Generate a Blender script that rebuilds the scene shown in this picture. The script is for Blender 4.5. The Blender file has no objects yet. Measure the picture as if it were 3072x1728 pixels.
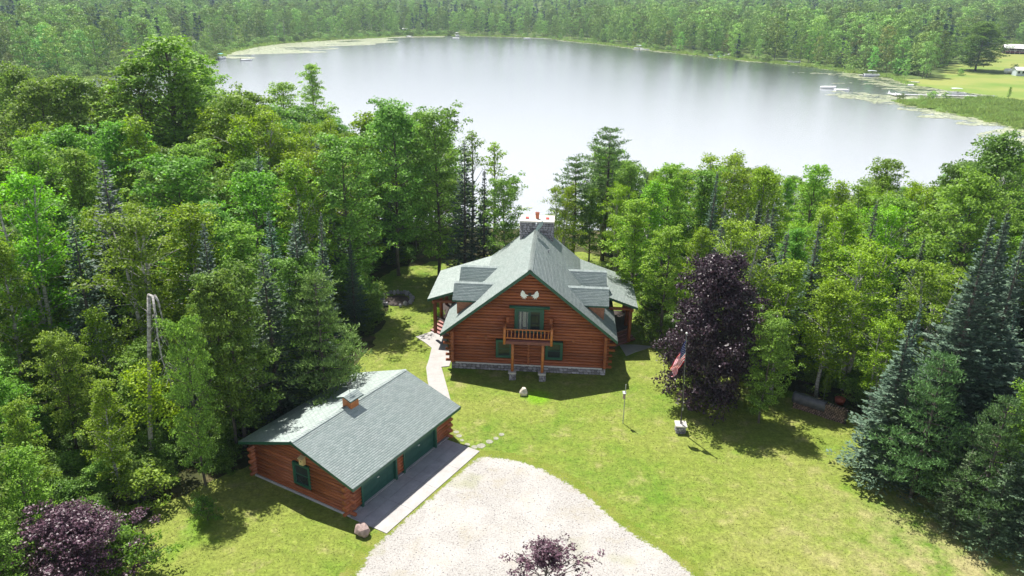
import bpy, math, random
import numpy as np
from mathutils import Matrix, Vector

S = bpy.context.scene
C = S.collection
R = math.radians
PI = math.pi

# ------------------------------------------------------------------ camera
CAM_H = 30.0
F_PX, PITCH, ROLL = 2280.3, 0.3691, 0.0171          # focal length in photo pixels, tilt, roll
cam_d = bpy.data.cameras.new('camera')
cam = bpy.data.objects.new('camera', cam_d)
C.objects.link(cam)
cam_d.sensor_width = 36.0
cam_d.lens = F_PX / 3072 * 36.0
cam_d.clip_start = 0.5
cam_d.clip_end = 12000
cam.matrix_world = Matrix.Translation((0, 0, CAM_H)) @ Matrix.Rotation(PI / 2 - PITCH, 4, 'X') @ Matrix.Rotation(ROLL, 4, 'Z')
S.camera = cam

# ------------------------------------------------------------------ sky, sun, exposure
SUN_EL, SUN_AZ = 63.0, -32.3                        # degrees; azimuth from +Y towards +X
world = bpy.data.worlds.new('World')
S.world = world
world.use_nodes = True
wn, wl = world.node_tree.nodes, world.node_tree.links
wn.clear()
w_out = wn.new('ShaderNodeOutputWorld')
w_bg = wn.new('ShaderNodeBackground')
w_sky = wn.new('ShaderNodeTexSky')
w_sky.sky_type = 'NISHITA'
w_sky.sun_disc = False
w_sky.sun_elevation = R(SUN_EL)
w_sky.sun_rotation = R(SUN_AZ)
w_sky.air_density = 1.0
w_sky.dust_density = 1.6
w_sky.ozone_density = 1.0
w_bg.inputs['Strength'].default_value = 0.06
# thin bright summer cloud and haze, thickening towards the horizon all the way round
w_tc = wn.new('ShaderNodeTexCoord')
w_sep = wn.new('ShaderNodeSeparateXYZ')
wl.new(w_tc.outputs['Generated'], w_sep.inputs[0])
w_map = wn.new('ShaderNodeMapRange')
w_map.interpolation_type = 'SMOOTHSTEP'
w_map.inputs['From Min'].default_value = 0.28
w_map.inputs['From Max'].default_value = 0.50
w_map.inputs['To Min'].default_value = 1.0
w_map.inputs['To Max'].default_value = 0.0
wl.new(w_sep.outputs['Z'], w_map.inputs['Value'])
w_scl = wn.new('ShaderNodeMapping')
w_scl.inputs['Scale'].default_value = (1.0, 1.0, 2.6)
wl.new(w_tc.outputs['Generated'], w_scl.inputs['Vector'])
w_no = wn.new('ShaderNodeTexNoise')
w_no.inputs['Scale'].default_value = 2.2
w_no.inputs['Detail'].default_value = 5.0
wl.new(w_scl.outputs[0], w_no.inputs['Vector'])
w_cr = wn.new('ShaderNodeMapRange')
w_cr.inputs['From Min'].default_value = 0.30
w_cr.inputs['From Max'].default_value = 0.62
w_cr.inputs['To Min'].default_value = 0.8
w_cr.inputs['To Max'].default_value = 1.0
wl.new(w_no.outputs['Fac'], w_cr.inputs['Value'])
w_mul = wn.new('ShaderNodeMath'); w_mul.operation = 'MULTIPLY'
wl.new(w_map.outputs[0], w_mul.inputs[0]); wl.new(w_cr.outputs[0], w_mul.inputs[1])
w_mix = wn.new('ShaderNodeMix'); w_mix.data_type = 'RGBA'
wl.new(w_mul.outputs[0], w_mix.inputs['Factor'])
wl.new(w_sky.outputs[0], w_mix.inputs['A'])
w_mix.inputs['B'].default_value = (14.4, 15.0, 16.1, 1)
wl.new(w_mix.outputs['Result'], w_bg.inputs['Color'])
wl.new(w_bg.outputs[0], w_out.inputs['Surface'])

sun_d = bpy.data.lights.new('sun', 'SUN')
sun_d.energy = 5.0
sun_d.angle = R(0.53)
sun_d.color = (1.0, 0.965, 0.90)
sun = bpy.data.objects.new('sun', sun_d)
C.objects.link(sun)
_az, _el = R(SUN_AZ), R(SUN_EL)
_to_sun = Vector((math.sin(_az) * math.cos(_el), math.cos(_az) * math.cos(_el), math.sin(_el)))
sun.matrix_world = Matrix.Translation((0, 0, 60)) @ _to_sun.to_track_quat('Z', 'Y').to_matrix().to_4x4()

S.view_settings.view_transform = 'Standard'
S.view_settings.look = 'None'
S.view_settings.gamma = 1.0
S.view_settings.use_curve_mapping = False
S.view_settings.exposure = 0.78
S.cycles.max_bounces = 6
S.cycles.diffuse_bounces = 2
S.cycles.glossy_bounces = 2
S.cycles.transmission_bounces = 3
S.cycles.transparent_max_bounces = 4
S.cycles.volume_bounces = 0
S.cycles.use_denoising = True

# ------------------------------------------------------------------ measuring helpers (photo pixel -> point in the place)
_c, _s = math.cos(PITCH), math.sin(PITCH)
_cr, _sr = math.cos(ROLL), math.sin(ROLL)
K = 3072 / 2576                                      # the photo was measured on a 2576 wide view

def ray(px, py):
    X, Y = px * K - 1536, py * K - 864
    X, Y = X * _cr + Y * _sr, -X * _sr + Y * _cr
    x, u = X / F_PX, -Y / F_PX
    return np.array([x, _c + u * _s, -_s + u * _c])

def at(px, py, z=0.0):                               # the point at height z seen there
    d = ray(px, py)
    return d * ((z - CAM_H) / d[2]) + np.array([0, 0, CAM_H])

def height_at(px, py, y):                            # height of what is seen there at distance y
    d = ray(px, py)
    return CAM_H + d[2] * y / d[1]

def smooth(a, b, x):
    t = np.clip((x - a) / (b - a), 0, 1)
    return t * t * (3 - 2 * t)

# ------------------------------------------------------------------ object helpers
def tag(o, label=None, cat=None, group=None, kind=None):
    if label: o['label'] = label
    if cat: o['category'] = cat
    if group: o['group'] = group
    if kind: o['kind'] = kind
    return o

def empty(name, loc=(0, 0, 0), rz=0.0, label=None, cat=None, group=None):
    o = bpy.data.objects.new(name, None)
    o.empty_display_size = 0.3
    C.objects.link(o)
    o.location = loc
    o.rotation_euler = (0, 0, rz)
    return tag(o, label, cat, group)

def link(name, me, parent=None, loc=None, rot=None):
    o = bpy.data.objects.new(name, me)
    C.objects.link(o)
    if parent is not None: o.parent = parent
    if loc is not None: o.location = loc
    if rot is not None: o.rotation_euler = rot
    return o

def np_mesh(name, V, nper, mat, loops=None, smooth_=False):
    """mesh of polygons with nper corners each; loops defaults to 0..n"""
    V = np.asarray(V, dtype=np.float32).reshape(-1, 3)
    me = bpy.data.meshes.new(name)
    n = len(V)
    if loops is None: loops = np.arange(n, dtype=np.int32)
    loops = np.asarray(loops, dtype=np.int32).ravel()
    npoly = len(loops) // nper
    me.vertices.add(n); me.vertices.foreach_set('co', V.ravel())
    me.loops.add(len(loops)); me.loops.foreach_set('vertex_index', loops)
    me.polygons.add(npoly)
    me.polygons.foreach_set('loop_start', np.arange(npoly, dtype=np.int32) * nper)
    me.polygons.foreach_set('loop_total', np.full(npoly, nper, dtype=np.int32))
    if smooth_: me.polygons.foreach_set('use_smooth', np.ones(npoly, dtype=bool))
    if mat is not None: me.materials.append(mat)
    me.update(calc_edges=True)
    return me

class MB:
    """collects boxes, tubes and prisms; build() links them as ONE mesh object"""
    def __init__(s): s.v, s.f = [], []
    def add(s, vs, fs):
        b = len(s.v)
        s.v += [tuple(map(float, p)) for p in vs]
        s.f += [tuple(b + i for i in f) for f in fs]
        return s
    def box(s, x0, x1, y0, y1, z0, z1):
        vs = [(x, y, z) for z in (z0, z1) for x, y in ((x0, y0), (x1, y0), (x1, y1), (x0, y1))]
        return s.add(vs, [(3, 2, 1, 0), (4, 5, 6, 7), (0, 1, 5, 4), (1, 2, 6, 5), (2, 3, 7, 6), (3, 0, 4, 7)])
    def prism(s, top, dz):                            # polygon (list of 3D points, counter-clockwise from above) and its copy dz below
        n = len(top)
        vs = [tuple(p) for p in top] + [(p[0], p[1], p[2] - dz) for p in top]
        return s.add(vs, [tuple(range(n)), tuple(range(2 * n - 1, n - 1, -1))] + [(i, n + i, n + (i + 1) % n, (i + 1) % n) for i in range(n)])
    def tube(s, pts, rad, n=6, caps=True, wob=0.0, rnd=None):
        pts = [Vector(p) for p in pts]
        if not hasattr(rad, '__len__'): rad = [rad] * len(pts)
        b = len(s.v)
        up = Vector((0, 0, 1))
        for i, p in enumerate(pts):
            d = (pts[min(i + 1, len(pts) - 1)] - pts[max(i - 1, 0)]).normalized()
            a = d.cross(up)
            if a.length < 0.1: a = d.cross(Vector((1, 0, 0)))
            a.normalize(); c = d.cross(a)
            for k in range(n):
                t = 2 * PI * k / n
                r = rad[i] * (1 + (rnd.uniform(-wob, wob) if wob else 0))
                s.v.append(tuple(p + a * (r * math.cos(t)) + c * (r * math.sin(t))))
        for i in range(len(pts) - 1):
            for k in range(n):
                k2 = (k + 1) % n
                s.f.append((b + i * n + k, b + i * n + k2, b + (i + 1) * n + k2, b + (i + 1) * n + k))
        if caps:
            s.f.append(tuple(b + k for k in range(n - 1, -1, -1)))
            s.f.append(tuple(b + (len(pts) - 1) * n + k for k in range(n)))
        return s
    def mesh(s, name, mat, smooth_=False):
        me = bpy.data.meshes.new(name)
        me.from_pydata(s.v, [], s.f)
        if mat is not None: me.materials.append(mat)
        if smooth_: me.polygons.foreach_set('use_smooth', [True] * len(me.polygons))
        me.update()
        return me
    def build(s, name, mat, parent=None, smooth_=False, kind=None):
        o = link(name, s.mesh(name, mat, smooth_), parent)
        if kind: o['kind'] = kind
        return o

# ------------------------------------------------------------------ materials
def new_mat(name):
    m = bpy.data.materials.new(name)
    m.use_nodes = True
    nt = m.node_tree
    return m, nt.nodes, nt.links, nt.nodes['Principled BSDF']

def set_in(b, **kw):
    for k, v in kw.items():
        b.inputs[k.replace('_', ' ')].default_value = v

def noise(n, l, vec, scale, detail=3.0, rough=0.55):
    t = n.new('ShaderNodeTexNoise')
    t.inputs['Scale'].default_value = scale
    t.inputs['Detail'].default_value = detail
    t.inputs['Roughness'].default_value = rough
    if vec is not None: l.new(vec, t.inputs['Vector'])
    return t.outputs['Fac']

def ramp(n, l, fac, stops):
    r = n.new('ShaderNodeValToRGB')
    e = r.color_ramp.elements
    while len(e) < len(stops): e.new(0.5)
    for i, (p, c) in enumerate(stops):
        e[i].position = p
        e[i].color = (*c, 1) if len(c) == 3 else c
    l.new(fac, r.inputs[0])
    return r.outputs[0]

def mixc(n, l, fac, a, b, mode='MIX'):
    m = n.new('ShaderNodeMix'); m.data_type = 'RGBA'; m.blend_type = mode
    for k, v in (('Factor', fac), ('A', a), ('B', b)):
        if hasattr(v, 'links') or hasattr(v, 'is_linked'): l.new(v, m.inputs[k])
        elif k == 'Factor': m.inputs[k].default_value = v
        else: m.inputs[k].default_value = (*v, 1)
    return m.outputs['Result']

def maprange(n, l, v, a, b, c=0.0, d=1.0):
    m = n.new('ShaderNodeMapRange')
    for k, x in zip(('From Min', 'From Max', 'To Min', 'To Max'), (a, b, c, d)): m.inputs[k].default_value = x
    l.new(v, m.inputs['Value'])
    return m.outputs[0]

def bump(n, l, b, h, strength, dist):
    q = n.new('ShaderNodeBump')
    q.inputs['Strength'].default_value = strength
    q.inputs['Distance'].default_value = dist
    l.new(h, q.inputs['Height'])
    l.new(q.outputs[0], b.inputs['Normal'])

def objco(n): return n.new('ShaderNodeTexCoord').outputs['Object']
def worldco(n): return n.new('ShaderNodeNewGeometry').outputs['Position']

def simple(name, col, rough=0.6, var=0.18, scale=3.0, metal=0.0, spec=0.5, rand=0.0):
    """base colour with soft wear noise; rand: spread between objects / loose pieces"""
    m, n, l, b = new_mat(name)
    f = noise(n, l, objco(n), scale, 4)
    lo = tuple(c * (1 - var) for c in col); hi = tuple(min(1, c * (1 + var)) for c in col)
    c = ramp(n, l, f, [(0.3, lo), (0.7, hi)])
    if rand:
        oi = n.new('ShaderNodeObjectInfo')
        v = maprange(n, l, oi.outputs['Random'], 0, 1, 1 - rand, 1 + rand)
        h = n.new('ShaderNodeHueSaturation'); l.new(v, h.inputs['Value']); l.new(c, h.inputs['Color']); c = h.outputs[0]
    l.new(c, b.inputs['Base Color'])
    set_in(b, Roughness=rough, Metallic=metal)
    b.inputs['Specular IOR Level'].default_value = spec
    return m

def leaf_mat(name, col, dark, gloss=0.22, trans=0.40, spread=0.35, rough=0.5, hv=0.013):
    m, n, l, b = new_mat(name)
    g = n.new('ShaderNodeNewGeometry')
    oi = n.new('ShaderNodeObjectInfo')
    c = ramp(n, l, g.outputs['Random Per Island'], [(0.0, dark), (1.0, col)])
    tint = mixc(n, l, 1.0, c, oi.outputs['Color'], 'MULTIPLY')
    v = maprange(n, l, oi.outputs['Random'], 0, 1, 1 - spread * 0.5, 1 + spread * 0.5)
    h = n.new('ShaderNodeHueSaturation')
    hue = maprange(n, l, oi.outputs['Random'], 0, 1, 0.5 - hv * 1.0, 0.5 + hv * 0.35)
    l.new(hue, h.inputs['Hue'])
    l.new(v, h.inputs['Value']); l.new(tint, h.inputs['Color'])
    l.new(h.outputs[0], b.inputs['Base Color'])
    set_in(b, Roughness=rough)
    b.inputs['Specular IOR Level'].default_value = gloss
    tr = n.new('ShaderNodeBsdfTranslucent')
    t2 = n.new('ShaderNodeHueSaturation'); t2.inputs['Value'].default_value = 1.35; t2.inputs['Saturation'].default_value = 1.1
    l.new(h.outputs[0], t2.inputs['Color']); l.new(t2.outputs[0], tr.inputs['Color'])
    mx = n.new('ShaderNodeMixShader'); mx.inputs[0].default_value = trans
    l.new(b.outputs[0], mx.inputs[1]); l.new(tr.outputs[0], mx.inputs[2])
    l.new(mx.outputs[0], n['Material Output'].inputs['Surface'])
    return m

M = {}
M['maple'] = leaf_mat('leaf_maple', (0.282, 0.452, 0.088), (0.081, 0.157, 0.030))
M['ash'] = leaf_mat('leaf_ash', (0.311, 0.508, 0.079), (0.100, 0.195, 0.030))
M['birch'] = leaf_mat('leaf_birch', (0.339, 0.508, 0.056), (0.095, 0.166, 0.019))
M['purple'] = leaf_mat('leaf_purple', (0.075, 0.038, 0.055), (0.016, 0.008, 0.012), gloss=0.45, trans=0.10, rough=0.45)
M['spruce'] = leaf_mat('needle_spruce', (0.165, 0.240, 0.150), (0.050, 0.085, 0.055), trans=0.12, gloss=0.2)
M['pine'] = leaf_mat('needle_pine', (0.190, 0.340, 0.110), (0.075, 0.150, 0.055), trans=0.2, gloss=0.2)
M['rust'] = leaf_mat('leaf_rust', (0.26, 0.105, 0.045), (0.13, 0.06, 0.03))
M['far'] = leaf_mat('leaf_far', (0.282, 0.452, 0.096), (0.142, 0.247, 0.052), gloss=0.12, trans=0.08, spread=1.0, hv=0.022)
M['far_dark'] = leaf_mat('needle_far', (0.055, 0.117, 0.072), (0.022, 0.052, 0.035), gloss=0.2, trans=0.1, spread=0.6)
M['fern'] = leaf_mat('leaf_fern', (0.176, 0.323, 0.052), (0.048, 0.104, 0.019))
M['reed'] = leaf_mat('reed', (0.27, 0.38, 0.11), (0.17, 0.25, 0.07), gloss=0.1, trans=0.5)

def bark_mat(name, a, b_, scale=3.0, stretch=0.3):
    m, n, l, b = new_mat(name)
    mp = n.new('ShaderNodeMapping'); mp.inputs['Scale'].default_value = (1, 1, stretch)
    l.new(objco(n), mp.inputs[0])
    f = noise(n, l, mp.outputs[0], scale, 5, 0.7)
    l.new(ramp(n, l, f, [(0.35, a), (0.65, b_)]), b.inputs['Base Color'])
    set_in(b, Roughness=0.9)
    return m
M['bark'] = bark_mat('bark_grey', (0.045, 0.038, 0.030), (0.17, 0.15, 0.125), 4)
M['bark_birch'] = bark_mat('bark_birch', (0.12, 0.11, 0.10), (0.62, 0.60, 0.56), 3.2, 2.6)
M['bark_dead'] = bark_mat('bark_dead', (0.16, 0.14, 0.125), (0.40, 0.37, 0.34), 4)

# stained cedar logs, a tone of its own for every log
m, n, l, b = new_mat('log_stain')
oi = n.new('ShaderNodeObjectInfo')
mp = n.new('ShaderNodeMapping'); mp.inputs['Scale'].default_value = (0.8, 5, 5)
l.new(objco(n), mp.inputs[0])
ad = n.new('ShaderNodeVectorMath'); ad.operation = 'ADD'
l.new(mp.outputs[0], ad.inputs[0])
cm = n.new('ShaderNodeCombineXYZ'); mu = n.new('ShaderNodeMath'); mu.operation = 'MULTIPLY'; mu.inputs[1].default_value = 91.0
l.new(oi.outputs['Random'], mu.inputs[0]); l.new(mu.outputs[0], cm.inputs[0]); l.new(cm.outputs[0], ad.inputs[1])
f = noise(n, l, ad.outputs[0], 1.6, 6, 0.65)
c = ramp(n, l, f, [(0.22, (0.18, 0.045, 0.017)), (0.5, (0.27, 0.074, 0.025)), (0.78, (0.37, 0.115, 0.038))])
v = maprange(n, l, oi.outputs['Random'], 0, 1, 0.78, 1.2)
h = n.new('ShaderNodeHueSaturation'); l.new(v, h.inputs['Value']); l.new(c, h.inputs['Color'])
l.new(h.outputs[0], b.inputs['Base Color']); set_in(b, Roughness=0.55)
bump(n, l, b, f, 0.5, 0.02)
M['log'] = m
M['log_orange'] = simple('log_orange', (0.48, 0.165, 0.045), 0.5, 0.22, 5, rand=0.12)
M['deck_red'] = simple('deck_red', (0.20, 0.065, 0.055), 0.6, 0.2, 4)
M['step_red'] = simple('step_red', (0.36, 0.17, 0.155), 0.6, 0.15, 4)
M['green'] = simple('trim_green', (0.018, 0.088, 0.056), 0.45, 0.15, 4)
M['door_green'] = simple('door_green', (0.022, 0.085, 0.066), 0.4, 0.10, 2)
M['cedar'] = simple('dormer_siding', (0.36, 0.15, 0.075), 0.6, 0.25, 6)
M['dark_wall'] = simple('dark_wall', (0.035, 0.022, 0.018), 0.8, 0.2, 2)
M['curtain'] = simple('curtain', (0.62, 0.60, 0.40), 0.9, 0.15, 5)
M['white'] = simple('white_paint', (0.78, 0.78, 0.76), 0.5, 0.06, 3)
M['offwhite'] = simple('pale_cap', (0.50, 0.475, 0.43), 0.8, 0.12, 6)
M['grey_metal'] = simple('grey_metal', (0.40, 0.41, 0.43), 0.4, 0.1, 5, 0.4)
M['dish'] = simple('dish_grey', (0.42, 0.52, 0.54), 0.5, 0.08, 3)
M['dark_metal'] = simple('dark_metal', (0.035, 0.035, 0.035), 0.5, 0.2, 5, 0.2)
M['clay'] = simple('clay_flue', (0.50, 0.16, 0.08), 0.8, 0.2, 5)
M['clay_red'] = simple('red_flue', (0.60, 0.09, 0.08), 0.7, 0.15, 5)
M['mortar'] = simple('mortar', (0.16, 0.15, 0.14), 0.95, 0.25, 9)
M['stone'] = simple('field_stone', (0.31, 0.295, 0.31), 0.85, 0.4, 5, rand=0.5)
M['boulder'] = simple('boulder', (0.33, 0.24, 0.215), 0.85, 0.3, 4)
M['step_rock'] = simple('step_rock', (0.26, 0.26, 0.20), 0.9, 0.3, 9)
M['pale_rock'] = simple('pale_rock', (0.56, 0.50, 0.42), 0.9, 0.3, 5)
M['birdbox'] = simple('birdbox_wood', (0.58, 0.43, 0.20), 0.7, 0.15, 6)
M['antler'] = simple('antler', (0.88, 0.90, 0.92), 0.6, 0.15, 6)
M['blue_seat'] = simple('navy_vinyl', (0.05, 0.07, 0.16), 0.4, 0.15, 4)
M['teal'] = simple('teal_cover', (0.10, 0.45, 0.44), 0.5, 0.15, 4)
M['tarp'] = simple('grey_tarp', (0.085, 0.085, 0.105), 0.5, 0.3, 3)
M['firewood'] = simple('firewood', (0.22, 0.145, 0.11), 0.9, 0.4, 7, rand=0.4)
m, n, l, b = new_mat('window_glass')
l.new(ramp(n, l, noise(n, l, objco(n), 1.3), [(0.3, (0.012, 0.016, 0.020)), (0.8, (0.035, 0.045, 0.05))]), b.inputs['Base Color'])
set_in(b, Roughness=0.08)
b.inputs['Specular IOR Level'].default_value = 0.5
M['glass'] = m
# clear door glass with the curtain behind it
m, n, l, b = new_mat('clear_glass')
nx = noise(n, l, objco(n), 2.0)
set_in(b, Roughness=0.03); b.inputs['Transmission Weight'].default_value = 0.9
l.new(ramp(n, l, nx, [(0, (0.75, 0.8, 0.8)), (1, (0.9, 0.92, 0.9))]), b.inputs['Base Color'])
b.inputs['IOR'].default_value = 1.05
M['clear'] = m
def cloth(name, col):
    m = simple(name, col, 0.8, 0.06, 4)
    n, l = m.node_tree.nodes, m.node_tree.links
    tr = n.new('ShaderNodeBsdfTranslucent'); tr.inputs['Color'].default_value = (*col, 1)
    mx = n.new('ShaderNodeMixShader'); mx.inputs[0].default_value = 0.5
    l.new(n['Principled BSDF'].outputs[0], mx.inputs[1]); l.new(tr.outputs[0], mx.inputs[2]); l.new(mx.outputs[0], n['Material Output'].inputs['Surface'])
    return m
M['flag_red'] = cloth('flag_red', (0.72, 0.022, 0.05))
M['flag_white'] = cloth('flag_white', (0.85, 0.83, 0.84))
M['flag_blue'] = cloth('flag_blue', (0.020, 0.035, 0.20))
M['siding_white'] = simple('white_siding', (0.62, 0.68, 0.74), 0.6, 0.06, 3)
M['dock'] = simple('dock_planks', (0.55, 0.54, 0.56), 0.8, 0.2, 3, rand=0.15)
M['red_plastic'] = simple('red_plastic', (0.55, 0.10, 0.06), 0.5, 0.1, 3)

# roof shingles
m, n, l, b = new_mat('roof_shingle')
g = n.new('ShaderNodeNewGeometry')
c = ramp(n, l, g.outputs['Random Per Island'], [(0.0, (0.285, 0.345, 0.322)), (0.5, (0.335, 0.392, 0.370)), (1.0, (0.385, 0.440, 0.418))])
f = noise(n, l, objco(n), 0.45, 5, 0.6)
c = mixc(n, l, maprange(n, l, f, 0.4, 0.7, 0, 0.3), c, (0.335, 0.36, 0.345))
f2 = noise(n, l, objco(n), 60, 3)
h = n.new('ShaderNodeHueSaturation'); l.new(maprange(n, l, f2, 0.3, 0.7, 0.8, 1.2), h.inputs['Value']); l.new(c, h.inputs['Color'])
l.new(h.outputs[0], b.inputs['Base Color']); set_in(b, Roughness=0.85)
M['shingle'] = m

# lawn
m, n, l, b = new_mat('lawn')
w = worldco(n)
big = noise(n, l, w, 0.09, 4, 0.6)
mid = noise(n, l, w, 0.55, 5, 0.65)
fine = noise(n, l, w, 5.5, 6, 0.75)
green = (0.105, 0.195, 0.016); yell = (0.215, 0.240, 0.050); dry = (0.34, 0.30, 0.14)
c = ramp(n, l, big, [(0.36, green), (0.50, (0.165, 0.222, 0.030)), (0.66, yell)])
c = mixc(n, l, maprange(n, l, mid, 0.38, 0.68, 0, 0.75), c, yell)
c = mixc(n, l, maprange(n, l, mid, 0.56, 0.80, 0, 0.85), c, dry)
# drier turf towards the right-hand wood edge
sp = n.new('ShaderNodeSeparateXYZ'); l.new(w, sp.inputs[0])
ddry = maprange(n, l, sp.outputs['X'], 10, 26)
dy = maprange(n, l, sp.outputs['Y'], 47, 33)
mm = n.new('ShaderNodeMath'); mm.operation = 'MULTIPLY'; l.new(ddry, mm.inputs[0]); l.new(dy, mm.inputs[1])
mm2 = n.new('ShaderNodeMath'); mm2.operation = 'MULTIPLY'; l.new(mm.outputs[0], mm2.inputs[0]); l.new(maprange(n, l, mid, 0.35, 0.6), mm2.inputs[1])
c = mixc(n, l, mm2.outputs[0], c, dry)
sp_g = noise(n, l, w, 0.23, 2)
c = mixc(n, l, maprange(n, l, sp_g, 0.60, 0.72, 0, 0.8), c, (0.115, 0.225, 0.012))
# lush spot by the pale rock, where water stands after rain
dsp_ = n.new('ShaderNodeVectorMath'); dsp_.operation = 'DISTANCE'; l.new(w, dsp_.inputs[0]); dsp_.inputs[1].default_value = (2.1, 53.6, 0)
adn = n.new('ShaderNodeMath'); adn.operation = 'ADD'; l.new(dsp_.outputs['Value'], adn.inputs[0]); l.new(mid, adn.inputs[1])
c = mixc(n, l, maprange(n, l, adn.outputs[0], 2.0, 1.2, 0, 0.9), c, (0.145, 0.300, 0.006))
clump = noise(n, l, w, 2.1, 3, 0.6)
cs_ = n.new('ShaderNodeHueSaturation'); l.new(maprange(n, l, clump, 0.35, 0.65, 0.82, 1.16), cs_.inputs['Value']); l.new(c, cs_.inputs['Color']); c = cs_.outputs[0]
h = n.new('ShaderNodeHueSaturation'); l.new(maprange(n, l, fine, 0.30, 0.70, 0.62, 1.42), h.inputs['Value']); l.new(c, h.inputs['Color'])
l.new(h.outputs[0], b.inputs['Base Color']); set_in(b, Roughness=0.85)
b.inputs['Specular IOR Level'].default_value = 0.2
bump(n, l, b, fine, 0.9, 0.09)
M['lawn'] = m

# forest floor / meadow / marsh, by vertex colour zone
m, n, l, b = new_mat('ground')
w = worldco(n)
at_ = n.new('ShaderNodeVertexColor'); at_.layer_name = 'zone'
sz = n.new('ShaderNodeSeparateColor'); l.new(at_.outputs[0], sz.inputs[0])
f = noise(n, l, w, 0.6, 6, 0.7)
floor_c = ramp(n, l, f, [(0.3, (0.030, 0.034, 0.016)), (0.5, (0.060, 0.066, 0.024)), (0.72, (0.135, 0.098, 0.055))])
fm = noise(n, l, w, 0.035, 4)
mead = ramp(n, l, fm, [(0.35, (0.150, 0.235, 0.045)), (0.6, (0.250, 0.275, 0.075))])
marsh = ramp(n, l, noise(n, l, w, 0.12, 5, 0.7), [(0.35, (0.085, 0.150, 0.040)), (0.55, (0.150, 0.230, 0.055)), (0.7, (0.200, 0.260, 0.080))])
c = mixc(n, l, sz.outputs[0], floor_c, mead)
c = mixc(n, l, sz.outputs[1], c, marsh)
c = mixc(n, l, sz.outputs[2], c, (0.34, 0.30, 0.24))
l.new(c, b.inputs['Base Color']); set_in(b, Roughness=0.95)
b.inputs['Specular IOR Level'].default_value = 0.1
bump(n, l, b, f, 0.8, 0.12)
M['ground'] = m

# gravel
m, n, l, b = new_mat('gravel')
w = worldco(n)
g1 = noise(n, l, w, 9, 6, 0.8)
g2 = noise(n, l, w, 0.5, 5, 0.7)
g3 = noise(n, l, w, 0.16, 3, 0.6)
vo = n.new('ShaderNodeTexVoronoi'); vo.inputs['Scale'].default_value = 2.6; l.new(w, vo.inputs['Vector'])
c = ramp(n, l, g1, [(0.34, (0.12, 0.108, 0.098)), (0.46, (0.35, 0.332, 0.310)), (0.70, (0.48, 0.465, 0.440))])
c = mixc(n, l, maprange(n, l, g2, 0.52, 0.78, 0, 0.7), c, (0.33, 0.29, 0.19))
c = mixc(n, l, maprange(n, l, g3, 0.62, 0.74, 0, 0.6), c, (0.22, 0.24, 0.06))
c = mixc(n, l, maprange(n, l, vo.outputs['Distance'], 0.16, 0.05, 0, 0.5), c, (0.15, 0.11, 0.085))
ed = n.new('ShaderNodeVertexColor'); ed.layer_name = 'edge'
es = n.new('ShaderNodeSeparateColor'); l.new(ed.outputs[0], es.inputs[0])
eh = n.new('ShaderNodeMath'); eh.operation = 'SUBTRACT'; l.new(noise(n, l, w, 2.4, 8, 0.85), eh.inputs[0]); l.new(es.outputs[0], eh.inputs[1])
gm = noise(n, l, w, 0.8, 4)
turf = ramp(n, l, gm, [(0.3, (0.13, 0.19, 0.022)), (0.6, (0.20, 0.225, 0.045)), (0.8, (0.27, 0.25, 0.09))])
hh = n.new('ShaderNodeHueSaturation'); l.new(maprange(n, l, g1, 0.3, 0.7, 0.5, 1.4), hh.inputs['Value']); l.new(turf, hh.inputs['Color'])
track = maprange(n, l, noise(n, l, w, 0.35, 2), 0.45, 0.6, 0.0, 0.35)
c = mixc(n, l, track, c, (0.50, 0.48, 0.455))
c = mixc(n, l, maprange(n, l, eh.outputs[0], -0.03, 0.03), c, hh.outputs[0])
l.new(c, b.inputs['Base Color']); set_in(b, Roughness=0.95)
b.inputs['Specular IOR Level'].default_value = 0.1
bump(n, l, b, g1, 0.8, 0.05)
M['gravel'] = m

def concrete(name, a, b_):
    m, n, l, b = new_mat(name)
    w = worldco(n)
    f = noise(n, l, w, 1.1, 6, 0.7); f2 = noise(n, l, w, 25, 3)
    c = ramp(n, l, f, [(0.3, a), (0.7, b_)])
    h = n.new('ShaderNodeHueSaturation'); l.new(maprange(n, l, f2, 0.3, 0.7, 0.9, 1.1), h.inputs['Value']); l.new(c, h.inputs['Color'])
    l.new(h.outputs[0], b.inputs['Base Color']); set_in(b, Roughness=0.9)
    bump(n, l, b, f2, 0.3, 0.01)
    return m
M['concrete'] = concrete('concrete', (0.33, 0.315, 0.30), (0.43, 0.41, 0.395))
M['concrete_shaded'] = concrete('concrete_shaded', (0.34, 0.32, 0.33), (0.48, 0.46, 0.46))  # copy of the concrete, its colour toned for slabs in the garage's shade

# lake water
m, n, l, b = new_mat('lake_water')
w = worldco(n)
set_in(b, Roughness=0.16)
b.inputs['IOR'].default_value = 9.0
b.inputs['Specular IOR Level'].default_value = 0.5
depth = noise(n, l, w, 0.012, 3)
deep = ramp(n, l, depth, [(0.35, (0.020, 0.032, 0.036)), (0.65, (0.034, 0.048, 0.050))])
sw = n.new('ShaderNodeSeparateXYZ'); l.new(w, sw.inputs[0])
near_glare = maprange(n, l, sw.outputs['Y'], 330, 150)          # near end paler: sky glare painted into the colour, plus milky algae
l.new(mixc(n, l, near_glare, deep, (0.15, 0.155, 0.15)), b.inputs['Base Color'])
mp = n.new('ShaderNodeMapping'); mp.inputs['Scale'].default_value = (1.0, 1.0, 1.0); l.new(w, mp.inputs[0])
wv = noise(n, l, mp.outputs[0], 1.3, 4, 0.6)
bump(n, l, b, wv, 0.22, 0.25)
M['water'] = m

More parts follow.
